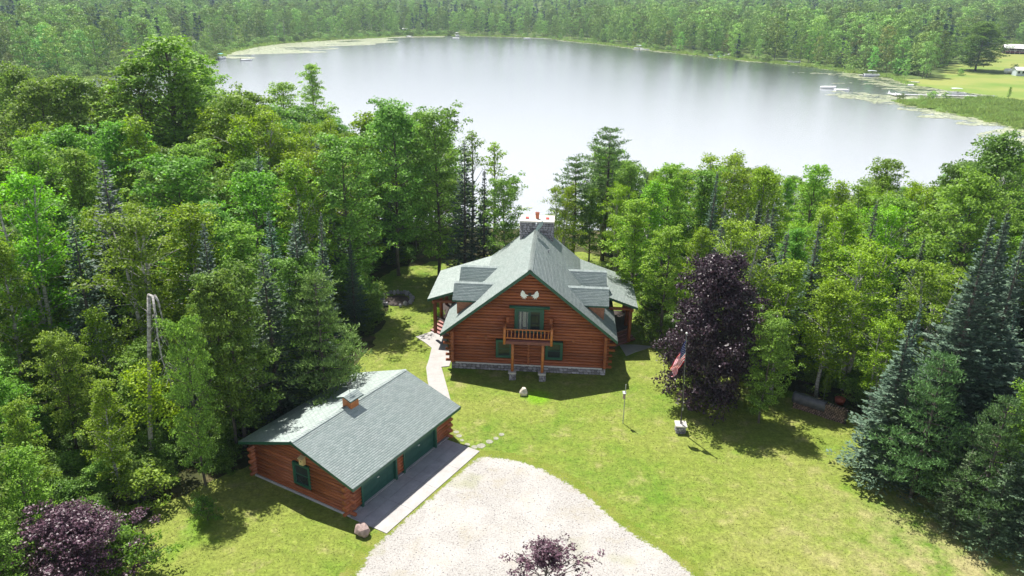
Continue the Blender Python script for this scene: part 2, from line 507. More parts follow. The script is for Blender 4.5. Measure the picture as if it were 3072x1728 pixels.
m, n, l, b = new_mat('lily_pad')
g = n.new('ShaderNodeNewGeometry')
l.new(ramp(n, l, g.outputs['Random Per Island'], [(0, (0.20, 0.24, 0.11)), (0.6, (0.34, 0.37, 0.20)), (1, (0.48, 0.48, 0.33))]), b.inputs['Base Color'])
set_in(b, Roughness=0.35)
M['lily'] = m
# ------------------------------------------------------------------ terrain and lake
LAKE_Z = -4.0
LAKE = [(-187, 283), (-171, 306), (-161, 327), (-158, 357), (-154, 407), (-165, 452), (-166, 490), (-161, 539), (-133, 596),
        (-107, 632), (-97, 653), (-50, 681), (17, 671), (60, 601), (88, 546), (121, 480), (157, 428), (170, 386), (177, 363),
        (172, 343), (176, 322), (187, 303), (182, 297), (160, 290), (138, 287), (136, 277), (140, 262), (145, 248), (147, 222), (150, 190),
        (140, 160), (110, 128), (60, 113), (0, 112), (-50, 124), (-95, 146), (-140, 175), (-190, 205), (-230, 235), (-225, 265)]
LK = np.array(LAKE, dtype=float)

def lake_dist(X, Y):
    """signed distance to the shore, positive on land"""
    X = np.asarray(X, float); Y = np.asarray(Y, float)
    best = np.full(X.shape, 1e9); inside = np.zeros(X.shape, bool)
    for i in range(len(LK)):
        a, b_ = LK[i], LK[(i + 1) % len(LK)]
        dx, dy = b_ - a
        t = np.clip(((X - a[0]) * dx + (Y - a[1]) * dy) / (dx * dx + dy * dy), 0, 1)
        best = np.minimum(best, np.hypot(X - a[0] - t * dx, Y - a[1] - t * dy))
        with np.errstate(divide='ignore', invalid='ignore'):
            cr = ((a[1] > Y) != (b_[1] > Y)) & (X < dx * (Y - a[1]) / (dy if dy else 1e-9) + a[0])
        inside ^= cr
    return np.where(inside, -best, best)

def in_poly(X, Y, P):
    P = np.asarray(P, float); X = np.asarray(X, float); Y = np.asarray(Y, float)
    ins = np.zeros(X.shape, bool)
    for i in range(len(P)):
        a, b_ = P[i], P[(i + 1) % len(P)]
        dy = b_[1] - a[1]
        ins ^= ((a[1] > Y) != (b_[1] > Y)) & (X < (b_[0] - a[0]) * (Y - a[1]) / (dy if dy else 1e-9) + a[0])
    return ins

def terrain(X, Y):
    X = np.asarray(X, float); Y = np.asarray(Y, float)
    d = lake_dist(X, Y)
    near = smooth(240, 150, Y + 0.15 * np.abs(X))                  # the builder's side of the lake
    yard = -3.7 + 3.66 * smooth(0, 26, d)
    far = -3.7 + 0.010 * np.maximum(d, 0) + 34 * smooth(25, 900, d) + 2.0 * np.sin(X * 0.011 + 1) * smooth(60, 300, d)
    land = near * yard + (1 - near) * far
    return np.where(d > 0, land, -4.25 - 1.5 * smooth(0, 12, -d))

MEADOW = [tuple(at(*p, z)[:2]) for p, z in (((2275, 203), -3.6), ((2300, 213), -3.6), ((2400, 236), -3.6), ((2500, 247), -3.6), ((2640, 262), -3.6), ((2700, 200), -1),
                                       ((2640, 120), 2), ((2520, 110), 2), ((2440, 140), 1), ((2380, 150), 1), ((2370, 175), 0), ((2310, 190), -2), ((2265, 196), -3.4))]
MARSH = [tuple(at(*p, z)[:2]) for p, z in (((2250, 252), -3.7), ((2500, 249), -3.7), ((2660, 262), -3.6), ((2700, 380), -3.7), ((2560, 335), -3.7), ((2430, 292), -3.7), ((2300, 266), -3.7))]
CLEAR_FAR = [tuple(at(*p, z)[:2]) for p, z in (((2090, 92), 6), ((2140, 92), 6), ((2150, 118), 3), ((2095, 120), 3))]

def grid_axis(lo, hi, step, ext):
    a = list(np.arange(lo, hi + step, step)); s = step
    out = [a[0]]; v = a[0]
    while v > ext[0]: s *= 1.25; v -= s; out.insert(0, v)
    s = step; v = a[-1]
    right = []
    while v < ext[1]: s *= 1.25; v += s; right.append(v)
    return np.array(out + a[1:] + right)
gx_ = grid_axis(-230, 270, 4.0, (-6500, 6500))
gy_ = grid_axis(-20, 740, 4.0, (-900, 9000))
GX, GY = np.meshgrid(gx_, gy_)
GZ = terrain(GX, GY)
nx_, ny_ = len(gx_), len(gy_)
V = np.stack([GX, GY, GZ], -1).reshape(-1, 3)
ii = np.arange((ny_ - 1) * (nx_ - 1)); r_, c_ = ii // (nx_ - 1), ii % (nx_ - 1)
q0 = r_ * nx_ + c_
loops = np.stack([q0, q0 + 1, q0 + nx_ + 1, q0 + nx_], -1)
me = np_mesh('ground', V, 4, M['ground'], loops, True)
zone = np.zeros((len(V), 4), np.float32); zone[:, 3] = 1
D = lake_dist(V[:, 0], V[:, 1])
zone[in_poly(V[:, 0], V[:, 1], MEADOW), 0] = 1
zone[in_poly(V[:, 0], V[:, 1], CLEAR_FAR), 0] = 1
strip = (D > 0) & (V[:, 1] > 200) & (zone[:, 0] < 0.5)
ws = 6 + 6 * np.sin(V[:, 0] * 0.05) + np.where((V[:, 0] < -55) & (V[:, 1] > 400), 34, 0)
zone[strip & (D < ws), 1] = 1
zone[in_poly(V[:, 0], V[:, 1], MARSH) & (D > 0), 1] = 1
zone[(V[:, 1] > 185) & (D > 0) & (zone[:, 0] < 0.5) & (zone[:, 1] < 0.5), 1] = 0.6
ca = me.color_attributes.new('zone', 'FLOAT_COLOR', 'POINT')
ca.data.foreach_set('color', zone.ravel())
ground_o = tag(link('ground', me), kind='structure')

def tz(x, y): return float(terrain(np.array([x]), np.array([y]))[0])

# lake: one sheet a little larger than its shore
lk = MB()
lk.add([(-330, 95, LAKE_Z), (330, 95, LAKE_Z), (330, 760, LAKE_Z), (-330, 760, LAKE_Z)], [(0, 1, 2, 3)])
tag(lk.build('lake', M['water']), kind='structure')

# lily pads and algae mats along the shallows
rng = np.random.default_rng(7)
def pad_field(n, test, smin, smax, box):
    P = np.stack([rng.uniform(box[0], box[1], n), rng.uniform(box[2], box[3], n)], -1)
    d = lake_dist(P[:, 0], P[:, 1])
    keep = (d < -0.3) & test(P[:, 0], P[:, 1], -d)
    P = P[keep]; k = len(P)
    r = rng.uniform(smin, smax, k); a0 = rng.uniform(0, 2 * PI, k)
    ang = np.arange(6) * PI / 3
    rr = r[:, None] * rng.uniform(0.75, 1.2, (k, 6))
    X = P[:, 0, None] + rr * np.cos(a0[:, None] + ang); Y = P[:, 1, None] + rr * np.sin(a0[:, None] + ang) * 0.9
    Z = np.full((k, 6), LAKE_Z) + rng.uniform(0.012, 0.06, k)[:, None]
    return np.stack([X, Y, Z], -1).reshape(-1, 3)
def wob(X, Y, s, ph): return np.sin(X * s + ph) + np.sin(Y * s * 1.3 + 2 * ph) + np.sin((X + Y) * s * 0.6 + ph) + 0.8 * np.sin((X - 2 * Y) * s * 1.9 + ph)
def left_bank(X, Y, d):
    w = 17 + 7 * wob(X, Y, 0.05, 1.0) + 22 * smooth(430, 470, Y) * smooth(640, 560, Y)
    hole = (wob(X, Y, 0.11, 3.0) > 1.7) & (d > 14)
    return (X < -60) & (Y > 415) & (d < w) & ~hole
def far_bank(X, Y, d):
    return (Y > 380) & (X > -110) & (d < 6.5 + 2.6 * wob(X, Y, 0.06, 2.0))
def right_bank(X, Y, d):
    a = (X > 100) & (Y < 390) & (Y > 290) & (d < 20 + 5 * wob(X, Y, 0.2, 0.3)) & (wob(X, Y, 0.55, 1.1) > -0.4)
    b_ = (X > 90) & (Y <= 300) & (Y > 150) & (d < 10 + 5 * wob(X, Y, 0.10, 0.5)) & (wob(X, Y, 0.35, 2.1) > -1.4)
    return a | b_
def near_bank(X, Y, d):
    return (Y < 190) & (d < 9 + 3 * wob(X, Y, 0.09, 0.5)) & (wob(X, Y, 0.4, 2.1) > 0.2)
pv = np.concatenate([pad_field(60000, left_bank, 0.5, 1.3, (-190, -55, 400, 690)),
                     pad_field(60000, far_bank, 0.45, 1.1, (-120, 190, 380, 690)),
                     pad_field(52000, right_bank, 0.3, 0.9, (85, 200, 150, 395)),
                     pad_field(9000, near_bank, 0.25, 0.6, (-240, 160, 110, 240))])
tag(link('lily_pads', np_mesh('lily_pads', pv, 6, M['lily'])), 'pale green lily pads and algae mats floating along the lake shallows', 'lily pads', kind='stuff')

# ------------------------------------------------------------------ yard sheets
def ragged(P, step=0.5, amp=0.15, seed=1, freq=1.3):
    rn = random.Random(seed)
    out = []; n = len(P); s = 0.0
    ph = [rn.uniform(0, 9) for _ in range(6)]
    for i in range(n):
        a, b_ = Vector(P[i][:2]), Vector(P[(i + 1) % n][:2])
        L = (b_ - a).length; k = max(1, int(L / step)); t = (b_ - a).normalized() if L else Vector((1, 0)); nn = Vector((-t.y, t.x))
        for j in range(k):
            p = a.lerp(b_, j / k); s += L / k
            w = (math.sin(s * freq + ph[0]) + 0.6 * math.sin(s * freq * 2.7 + ph[1]) + 0.5 * math.sin(s * freq * 6.1 + ph[2])) * amp + rn.uniform(-amp, amp) * 0.6
            out.append(p + nn * w)
    return out

def smooth_poly(P, it=2):
    P = [Vector(p[:2]) for p in P]
    for _ in range(it):
        Q = []
        for i in range(len(P)):
            a, b_ = P[i], P[(i + 1) % len(P)]
            Q += [a * 0.75 + b_ * 0.25, a * 0.25 + b_ * 0.75]
        P = Q
    return P

def sheet(name, P, z, mat, label=None, cat=None):
    mb = MB(); mb.add([(p[0], p[1], z) for p in P], [tuple(range(len(P)))])
    o = mb.build(name, mat)
    me = o.data
    if me.polygons[0].normal.z < 0: me.flip_normals()
    return tag(o, label, cat, kind='structure')

LAWN = [(-40, -15), (-24, 20), (-20.6, 34), (-22.5, 39.5), (-17.5, 42.5), (-17, 50), (-13.5, 56), (-12.5, 64), (-12.4, 72), (-15.4, 78), (-14, 83), (-9, 86),
        (4, 92), (15, 88), (13.5, 74), (14, 66), (15.5, 60), (20, 58), (27, 52), (30, 46), (27, 41), (31, 36), (40, 30), (60, 10), (60, -15)]
sheet('lawn', ragged(smooth_poly(LAWN, 2), 0.5, 0.22, 3), 0.0, M['lawn'])
GRAVEL_PX = [(900, 1425), (908, 1395), (965, 1340), (1080, 1243), (1195, 1143), (1240, 1143), (1320, 1155), (1380, 1180), (1440, 1212), (1490, 1245), (1540, 1290), (1600, 1338), (1670, 1375), (1735, 1425), (1790, 1475)]
GP = [at(*p) for p in GRAVEL_PX]
GP = [Vector(p[:2]) for p in GP] + [Vector((11, 20)), Vector((16, -12)), Vector((-20, -12)), Vector((-14, 20))]
GPE = smooth_poly(GP, 1)
_gx, _gy = np.meshgrid(np.arange(-22, 24, 0.25), np.arange(14, 46, 0.25))
def poly_dist(X, Y, P):
    best = np.full(X.shape, 1e9); P = [(p[0], p[1]) for p in P]
    for i in range(len(P)):
        a, b_ = P[i], P[(i + 1) % len(P)]; dx, dy = b_[0] - a[0], b_[1] - a[1]
        t = np.clip(((X - a[0]) * dx + (Y - a[1]) * dy) / (dx * dx + dy * dy + 1e-12), 0, 1)
        best = np.minimum(best, np.hypot(X - a[0] - t * dx, Y - a[1] - t * dy))
    return best
_sd = poly_dist(_gx, _gy, GPE) * np.where(in_poly(_gx, _gy, [(p[0], p[1]) for p in GPE]), 1, -1)
_edge = np.clip((_sd + 0.55) / 1.5, 0, 1) * 0.8                      # 0 outside .. 0.8 well inside
_nx, _ny = _gx.shape[1], _gx.shape[0]
_ii = np.arange((_ny - 1) * (_nx - 1)); _r, _c2 = _ii // (_nx - 1), _ii % (_nx - 1); _q = _r * _nx + _c2
_L = np.stack([_q, _q + 1, _q + _nx + 1, _q + _nx], -1)
_L = _L[(_sd.ravel()[_L] > -0.6).all(1)]
_used, _inv = np.unique(_L, return_inverse=True)
gme = np_mesh('gravel_driveway', np.stack([_gx.ravel()[_used], _gy.ravel()[_used], np.full(len(_used), 0.012)], -1), 4, M['gravel'], _inv)
_ca = gme.color_attributes.new('edge', 'FLOAT_COLOR', 'POINT')
_ev = _edge.ravel()[_used]; _ca.data.foreach_set('color', np.stack([_ev, _ev, _ev, np.ones_like(_ev)], -1).astype(np.float32).ravel())
tag(link('gravel_driveway', gme), kind='structure')

PATH_PX = [(1046, 848), (1068, 862), (1086, 876), (1079, 905), (1072, 926), (1076, 960), (1090, 1020), (1140, 1030), (1112, 930), (1110, 924), (1130, 922), (1136, 905), (1128, 880), (1122, 850), (1112, 825), (1090, 833), (1065, 842)]
pm = MB(); pm.prism([(p[0], p[1], 0.055) for p in [at(*q) for q in PATH_PX]][::-1], 0.2)
o = pm.build('garden_path', M['concrete']); tag(o, kind='structure')
o.data.materials[0] = M['concrete']
P2 = [(1558, 868), (1600, 868), (1640, 872), (1625, 878), (1600, 886), (1575, 896)]
pm = MB(); pm.prism([(p[0], p[1], 0.05) for p in [at(*q) for q in P2]], 0.2)
tag(pm.build('side_path', M['concrete']), kind='structure')

# ------------------------------------------------------------------ shingled roofs
def shingle_rect(P, U, Vv, Lu, Lv, seed=0, e=0.145, w=0.30, n_up=None):
    """three-tab shingles laid course over course on the rectangle P + u*U + v*V; returns quad corners"""
    rn = np.random.default_rng(seed)
    P = np.array(P, float); U = np.array(U, float); Vv = np.array(Vv, float)
    N = np.cross(U, Vv)
    if N[2] < 0: N = -N
    out = []
    rows = int(math.ceil(Lv / e))
    for r in range(rows):
        v0 = r * e; v1 = min(v0 + e + 0.03, Lv)
        off = (r % 3) * 0.1
        us = np.arange(-off, Lu, w)
        a = np.maximum(us, 0); b_ = np.minimum(us + w - 0.012, Lu)
        ok = b_ - a > 0.02; a, b_ = a[ok], b_[ok]; k = len(a)
        lift = 0.020 + rn.uniform(-0.003, 0.005, k)
        dv = rn.uniform(-0.008, 0.008, k)
        def pt(u, v, h): return P + u[:, None] * U + (v if hasattr(v, '__len__') else np.full(k, v))[:, None] * Vv + (h if hasattr(h, '__len__') else np.full(k, h))[:, None] * N
        top = np.stack([pt(a, v0 + dv, lift), pt(b_, v0 + dv, lift), pt(b_, v1, 0.006), pt(a, v1, 0.006)], 1)
        butt = np.stack([pt(a, v0 + dv, 0.0), pt(b_, v0 + dv, 0.0), pt(b_, v0 + dv, lift), pt(a, v0 + dv, lift)], 1)
        out.append(np.stack([top, butt], 1))           # k,2,4,3
    return np.concatenate(out)

def shingle_obj(rects, parent, name='shingles'):
    A = np.concatenate(rects)                          # k,2,4,3
    k = len(A)
    V = np.concatenate([A[:, 0], A[:, 1, :2]], 1)      # 6 verts: top0..3, butt0,1
    base = np.arange(k)[:, None] * 6
    L = np.concatenate([base + np.array([0, 1, 2, 3]), base + np.array([4, 5, 1, 0])], 1)
    o = link(name, np_mesh(name, V, 4, M['shingle'], L), parent)
    o['kind'] = 'stuff'
    return o

def ridge_caps(P0, P1, sl, parent, seed=5, w=0.17, axis='y'):
    """folded caps over a ridge from P0 to P1 whose two slopes fall with gradient sl"""
    rn = random.Random(seed)
    P0, P1 = Vector(P0), Vector(P1); L = (P1 - P0).length; t = (P1 - P0) / L
    s = Vector((0, 0, 1)).cross(t)
    mb = MB(); n = int(L / 0.2)
    for i in range(n):
        a = P0 + t * (i * L / n); b_ = P0 + t * ((i + 1.25) * L / n if i < n - 1 else L)
        h0, h1 = 0.095 + rn.uniform(0, 0.008), 0.060
        vs = []
        for p, h in ((a, h0), (b_, h1)):
            for q in (-w, 0, w):
                vs.append(p + s * q + Vector((0, 0, h - abs(q) * sl)))
        mb.add(vs, [(0, 1, 4, 3), (1, 2, 5, 4), (0, 3, 4, 1), (1, 4, 5, 2)][:2])
    o = mb.build('ridge_caps', M['shingle'], parent); o['kind'] = 'stuff'
    return o

# ------------------------------------------------------------------ stones, logs
def stone_mesh(seed, name='stone'):
    rn = random.Random(seed); mb = MB(); n = 7
    ang = [2 * PI * k / n + rn.uniform(-0.25, 0.25) for k in range(n)]
    ex = [rn.uniform(0.85, 1.1) for _ in range(n)]
    vs = []
    for y, s_ in ((0.0, 1.0), (-0.55, 1.0), (-1.0, 0.68)):
        for a, q in zip(ang, ex):
            c, d = math.cos(a), math.sin(a)
            m_ = max(abs(c), abs(d)) ** 0.6
            vs.append((0.5 * c * q * s_ / m_, y + rn.uniform(-0.08, 0.08) * (y != 0), 0.5 * d * q * s_ / m_))
    fs = []
    for r in range(2):
        for k in range(n):
            fs.append((r * n + k, (r + 1) * n + k, (r + 1) * n + (k + 1) % n, r * n + (k + 1) % n))
    fs.append(tuple(2 * n + k for k in range(n)))
    mb.add(vs, fs)
    return mb.mesh(name, M['stone'])
STONES = [stone_mesh(i) for i in range(6)]

def stone_face(parent, origin, ux, W, H_, sz=0.30, seed=1, cut=None, rot=0.0):
    """random rubble courses on a vertical face; origin at its lower left, outward normal is local -Y turned by rot"""
    rn = random.Random(seed); z = 0.0
    while z < H_ - 0.05:
        h = min(rn.uniform(0.6, 0.95) * sz, H_ - z)
        if H_ - z - h < 0.06: h = H_ - z
        x = -rn.uniform(0, 0.1)
        while x < W - 0.03:
            w = rn.uniform(0.7, 1.5) * sz
            x0, x1 = max(0, x), min(W, x + w)
            if x1 - x0 > 0.06 and (cut is None or cut((x0 + x1) / 2, z + h / 2)):
                cx, cz = (x0 + x1) / 2, z + h / 2
                p = (origin[0] + ux[0] * cx, origin[1] + ux[1] * cx, origin[2] + cz)
                o = link('stone', rn.choice(STONES), parent, p, (0, 0, rot))
                o.scale = ((x1 - x0) * 0.95, rn.uniform(0.05, 0.09), h * 0.93)
            x += w
        z += h

def log_obj(parent, p0, p1, r, seed, name='log', mat='log', n=8):
    """one round log, a mesh along its own X, slightly uneven"""
    rn = random.Random(seed)
    p0, p1 = Vector(p0), Vector(p1); L = (p1 - p0).length; d = (p1 - p0).normalized()
    k = max(2, min(4, int(L / 2.5) + 1))
    mb = MB()
    mb.tube([(L * i / k, rn.uniform(-0.006, 0.006), rn.uniform(-0.006, 0.006)) for i in range(k + 1)], [r * rn.uniform(0.97, 1.04) for _ in range(k + 1)], n)
    o = mb.build(name, M[mat], parent, smooth_=False)
    for p in o.data.polygons:
        if len(p.vertices) == 4: p.use_smooth = True
    o.location = p0
    o.rotation_euler = d.to_track_quat('X', 'Z').to_euler()
    return o

def intervals(a, b_, holes):
    segs = [(a, b_)]
    for h0, h1 in holes:
        nxt = []
        for s0, s1 in segs:
            if h1 <= s0 or h0 >= s1: nxt.append((s0, s1)); continue
            if h0 > s0: nxt.append((s0, h0))
            if h1 < s1: nxt.append((h1, s1))
        segs = nxt
    return [s for s in segs if s[1] - s[0] > 0.12]

# ================================================================== THE LOG HOUSE
HX, HY, HYAW = 1.419, 57.07, -0.0653
house = empty('log_house', (HX, HY, 0), HYAW, 'two storey red log house with dormers and a balcony in the middle of the clearing', 'house')
RZ, EZ, HL = 9.48, 3.52, 7.36
SL = (RZ - EZ) / HL
REAR = 13.45; YF = 0.75
rnd = random.Random(11)
# dark core of the walls
core = MB()
core.add([(-6.35, YF + 0.30, 0.1), (6.35, YF + 0.30, 0.1), (6.35, YF + 0.30, RZ - 0.25 - SL * 6.35), (0, YF + 0.30, RZ - 0.3), (-6.35, YF + 0.30, RZ - 0.25 - SL * 6.35),
          (-6.35, YF + 0.42, 0.1), (6.35, YF + 0.42, 0.1), (6.35, YF + 0.42, RZ - 0.25 - SL * 6.35), (0, YF + 0.42, RZ - 0.3), (-6.35, YF + 0.42, RZ - 0.25 - SL * 6.35)],
         [(0, 1, 2, 3, 4), (9, 8, 7, 6, 5), (0, 5, 6, 1), (1, 6, 7, 2), (4, 9, 5, 0)])
core.box(-6.45, -6.25, YF + 0.45, 13.2, 0.1, 3.9)
core.box(6.25, 6.45, YF + 0.45, 13.2, 0.1, 3.9)
core.box(-6.3, 6.3, 13.0, 13.2, 0.1, 5.0)
core.build('wall', M['dark_wall'], house)
# floor plate that carries the white sill strip, and the rubble foundation
fd = MB(); fd.box(-6.55, 6.55, YF + 0.06, 13.2, -0.1, 0.56); fd.build('foundation', M['mortar'], house)
stone_face(house, (-6.55, YF + 0.06, 0.0), (1, 0), 13.1, 0.55, 0.30, 3)
sl_ = MB(); sl_.box(-6.2, 6.25, YF - 0.02, YF + 0.25, 0.56, 0.63); sl_.build('sill_strip', M['white'], house)
# facade logs
OPEN = [(-1.22, 1.22, 3.62, 5.80), (-2.77, -1.35, 1.22, 2.90), (1.40, 2.90, 1.22, 2.90)]
LR, CR_ = 0.134, 0.262
z = 0.63 + LR * 0.95; k = 0
while z < RZ - 0.55:
    half = min(6.62, (RZ - 0.20 - (z + 0.10)) / SL)
    if z < 3.6:
        e = rnd.choice([0.50, 0.62, 0.72, 0.42]) if k % 2 == 0 else 0.12
        if z > 2.9: e = min(e, (RZ - 0.34 - z) / SL - 6.62)
        half = 6.62 + max(0.0, e)
    holes = [(a, b_) for a, b_, z0, z1 in OPEN if z0 < z + 0.02 and z - 0.02 < z1]
    for s0, s1 in intervals(-half, half, holes):
        log_obj(house, (s0, YF + LR, z), (s1, YF + LR, z), LR, k * 7 + int(s0 * 3))
    z += CR_; k += 1
# side wall logs crossing the corners, their ends standing proud of the facade
z = 0.63 + LR * 0.95 + CR_ / 2; k = 0
while z < 3.55:
    e = rnd.choice([0.42, 0.30, 0.36])
    for sx in (-1, 1):
        log_obj(house, (sx * 6.42, YF - e, z), (sx * 6.42, 13.1, z), LR, 300 + k * 3 + sx)
    z += CR_; k += 1
# the ends of the inner cross wall, and brackets beside the balcony door
z = 0.63 + LR * 0.95 + CR_ / 2
while z < 3.1:
    log_obj(house, (0.02, YF - rnd.uniform(0.22, 0.36), z), (0.02, YF + 0.6, z), 0.13, int(z * 100), 'log_end'); z += CR_
for sx in (-1.78, 1.82):
    for zz, rr in ((4.98, 0.15), (4.72, 0.13), (3.30, 0.15)):
        log_obj(house, (sx, YF - 0.28, zz), (sx, YF + 0.5, zz), rr, int(zz * 37 + sx), 'log_end')
for sx in (-3.6, 3.75, -5.1, 5.2):
    log_obj(house, (sx, YF - 0.10, 3.12), (sx, YF + 0.4, 3.12), 0.13, int(sx * 9), 'log_end')

# roof
rects = []
for sx in (-1, 1):
    up = np.array([-sx, 0, SL]); up = up / np.linalg.norm(up)
    Lv = math.hypot(HL, RZ - EZ)
    rects.append(shingle_rect((sx * HL, 0, EZ), (0, 1, 0), up, 6.1, Lv, 20 + sx))
    lo = math.hypot(4.5, 4.5 * SL)                      # above the porch roof only the upper part shows
    rects.append(shingle_rect((sx * 4.5, 6.1, RZ - SL * 4.5), (0, 1, 0), up, REAR - 6.1, lo, 40 + sx))
    WS, WX, WZ = 0.345, 9.42, 4.22
    upw = np.array([-sx, 0, WS]); upw = upw / np.linalg.norm(upw)
    rects.append(shingle_rect((sx * WX, 5.8, WZ), (0, 1, 0), upw, REAR - 5.8, math.hypot(5.12, 5.12 * WS), 60 + sx))
    dk = MB()
    t = [(sx * HL, 0, EZ), (sx * HL, 13.3, EZ), (0, 13.3, RZ), (0, 0, RZ)]
    dk.prism(t if sx > 0 else t[::-1], 0.24)
    dk.build('roof_deck', M['green'], house)
    wk = MB()
    t = [(sx * WX, 5.8, WZ), (sx * WX, REAR, WZ), (sx * 4.28, REAR, WZ + WS * (WX - 4.28)), (sx * 4.28, 5.8, WZ + WS * (WX - 4.28))]
    wk.prism(t if sx > 0 else t[::-1], 0.22)
    wk.build('porch_roof', M['green'], house)
    # porch: beam, posts, floor, corner steps
    log_obj(house, (sx * 8.95, 6.0, 3.86), (sx * 8.95, 13.2, 3.86), 0.15, 500 + sx, 'porch_beam')
    log_obj(house, (sx * 6.6, 6.15, 3.95), (sx * 8.9, 6.15, 3.95), 0.15, 502 + sx, 'porch_beam')
    for yy in (6.35, 9.8, 13.1):
        log_obj(house, (sx * 8.85, yy, 0.7), (sx * 8.85, yy, 3.74), 0.17, 510 + int(yy) + sx, 'porch_post')
    fl = MB(); t = [(sx * 6.6, 7.8, 0.78), (sx * 7.6, 7.8, 0.78), (sx * 9.3, 9.5, 0.78), (sx * 9.3, 13.3, 0.78), (sx * 6.6, 13.3, 0.78)]
    fl.prism(t if sx > 0 else t[::-1], 0.12); fl.build('porch_floor', M['dark_wall'], house)
    dv = Vector((sx * 0.725, -0.69, 0)); dn = Vector((-sx * 0.69, 0.725, 0)) if False else Vector((-sx * 0.69 * -1, 0, 0))
    inn = Vector((-sx * -0.69 * -1, 0, 0))
    P1, P2_ = Vector((sx * 9.68, 8.18, 0)), Vector((sx * 7.25, 6.02, 0))
    along = (P2_ - P1).normalized(); upd = Vector((-along.y, along.x, 0))
    if upd.y < 0: upd = -upd
    for j in range(4):
        tr = MB(); a = P1 + upd * (0.32 * j) + Vector((0, 0, 0.19 * (j + 1)))
        b_ = P2_ + upd * (0.32 * j) + Vector((0, 0, 0.19 * (j + 1)))
        t = [a, b_, b_ + upd * 0.30, a + upd * 0.30]
        if (t[1] - t[0]).cross(t[2] - t[1]).z < 0: t = t[::-1]
        tr.prism(t, 0.045); tr.build('step', M['step_red'], house)
        rs = MB(); t2 = [a + upd * 0.02, b_ + upd * 0.02, b_ + upd * 0.06, a + upd * 0.06]
        t2 = [q - Vector((0, 0, 0.05)) for q in t2]
        if (t2[1] - t2[0]).cross(t2[2] - t2[1]).z < 0: t2 = t2[::-1]
        rs.prism(t2, 0.14); rs.build('riser', M['deck_red'], house)
    # dormers
    for yc, zr in ((3.33, 6.97), (7.55, 6.95)):
        dm = MB()
        for s2 in (-1, 1):
            upd_ = np.array([0, -s2, 0.785]); upd_ = upd_ / np.linalg.norm(upd_)
            ez_ = zr - 1.45 * 0.785
            x0, x1 = (2.95, 6.58)
            P = (min(sx * x0, sx * x1), yc + s2 * 1.45, ez_)
            rects.append(shingle_rect(P, (1, 0, 0), upd_, x1 - x0, math.hypot(1.45, 1.45 * 0.785), 80 + int(yc) + s2, e=0.15, w=0.32))
            t = [(sx * x1, yc + s2 * 1.45, ez_), (sx * x0, yc + s2 * 1.45, ez_), (sx * x0, yc, zr), (sx * x1, yc, zr)]
            if (Vector(t[1]) - Vector(t[0])).cross(Vector(t[2]) - Vector(t[1])).z < 0: t = t[::-1]
            dm.prism(t, 0.13)
        dor = dm.build('dormer', M['green'], house)
        ridge_caps((sx * 2.95, yc, zr - 0.02), (sx * 6.58, yc, zr - 0.02), 0.785, house, 9)
        wl_ = MB(); xi, xo = 3.6, 6.24
        ez_ = zr - 1.08 * 0.785 - 0.16
        a, b_ = (xi, xo) if sx > 0 else (-xo, -xi)
        wl_.box(a, b_, yc - 1.08, yc + 1.08, 3.9, ez_)
        xo_ = sx * xo
        wl_.add([(xo_, yc - 1.08, ez_), (xo_, yc + 1.08, ez_), (xo_, yc, zr - 0.16), (xo_ - sx * 0.1, yc - 1.08, ez_), (xo_ - sx * 0.1, yc + 1.08, ez_), (xo_ - sx * 0.1, yc, zr - 0.16)],
                [(0, 1, 2), (5, 4, 3), (0, 3, 4, 1), (1, 4, 5, 2), (2, 5, 3, 0)])
        wl_.build('dormer_wall', M['cedar'], house)
        # horizontal siding boards on the cheek that faces the drive
        for q in range(10):
            zz = 4.45 + q * 0.145
            if zz > ez_ - 0.1: break
            xb = (RZ - zz) / SL
            a, b_ = sorted((sx * min(xo, xb + 0.25), sx * (xb - 0.5))) if False else sorted((sx * 4.3, sx * xo))
            bb = MB(); bb.add([(a, yc - 1.082, zz), (b_, yc - 1.082, zz), (b_, yc - 1.082, zz + 0.14), (a, yc - 1.082, zz + 0.14),
                               (a, yc - 1.105, zz), (b_, yc - 1.105, zz), (b_, yc - 1.088, zz + 0.14), (a, yc - 1.088, zz + 0.14)],
                              [(3, 2, 1, 0), (4, 5, 6, 7), (0, 1, 5, 4), (1, 2, 6, 5), (2, 3, 7, 6), (3, 0, 4, 7)])
            bb.build('siding_board', M['cedar'], house)
        wn_ = MB(); x0 = sx * (xo + 0.02); a, b_ = sorted((x0, x0 + sx * 0.05)); wn_.box(a, b_, yc - 0.5, yc + 0.5, 4.95, 5.85)
        fr = wn_.build('window', M['green'], house)
        gp = MB(); a, b_ = sorted((x0 + sx * 0.05, x0 + sx * 0.06)); gp.box(a, b_, yc - 0.4, yc + 0.4, 5.05, 5.75); gp.build('pane', M['glass'], fr)
shingle_obj(rects, house)
ridge_caps((0, 0.0, RZ - 0.01), (0, 11.55, RZ - 0.01), SL, house, 3, 0.21)
# green rake boards along the front gable
for sx in (-1, 1):
    rk = MB()
    t = [(0, RZ + 0.0), (sx * HL, EZ + 0.0), (sx * HL, EZ - 0.25), (0, RZ - 0.30)]
    vs = [(x, -0.035, z_) for x, z_ in t] + [(x, -0.003, z_) for x, z_ in t]
    fs = [(0, 1, 2, 3), (7, 6, 5, 4), (0, 4, 5, 1), (1, 5, 6, 2), (2, 6, 7, 3), (3, 7, 4, 0)]
    rk.add(vs, fs if sx < 0 else [f[::-1] for f in fs]); rk.build('rake_board', M['green'], house)

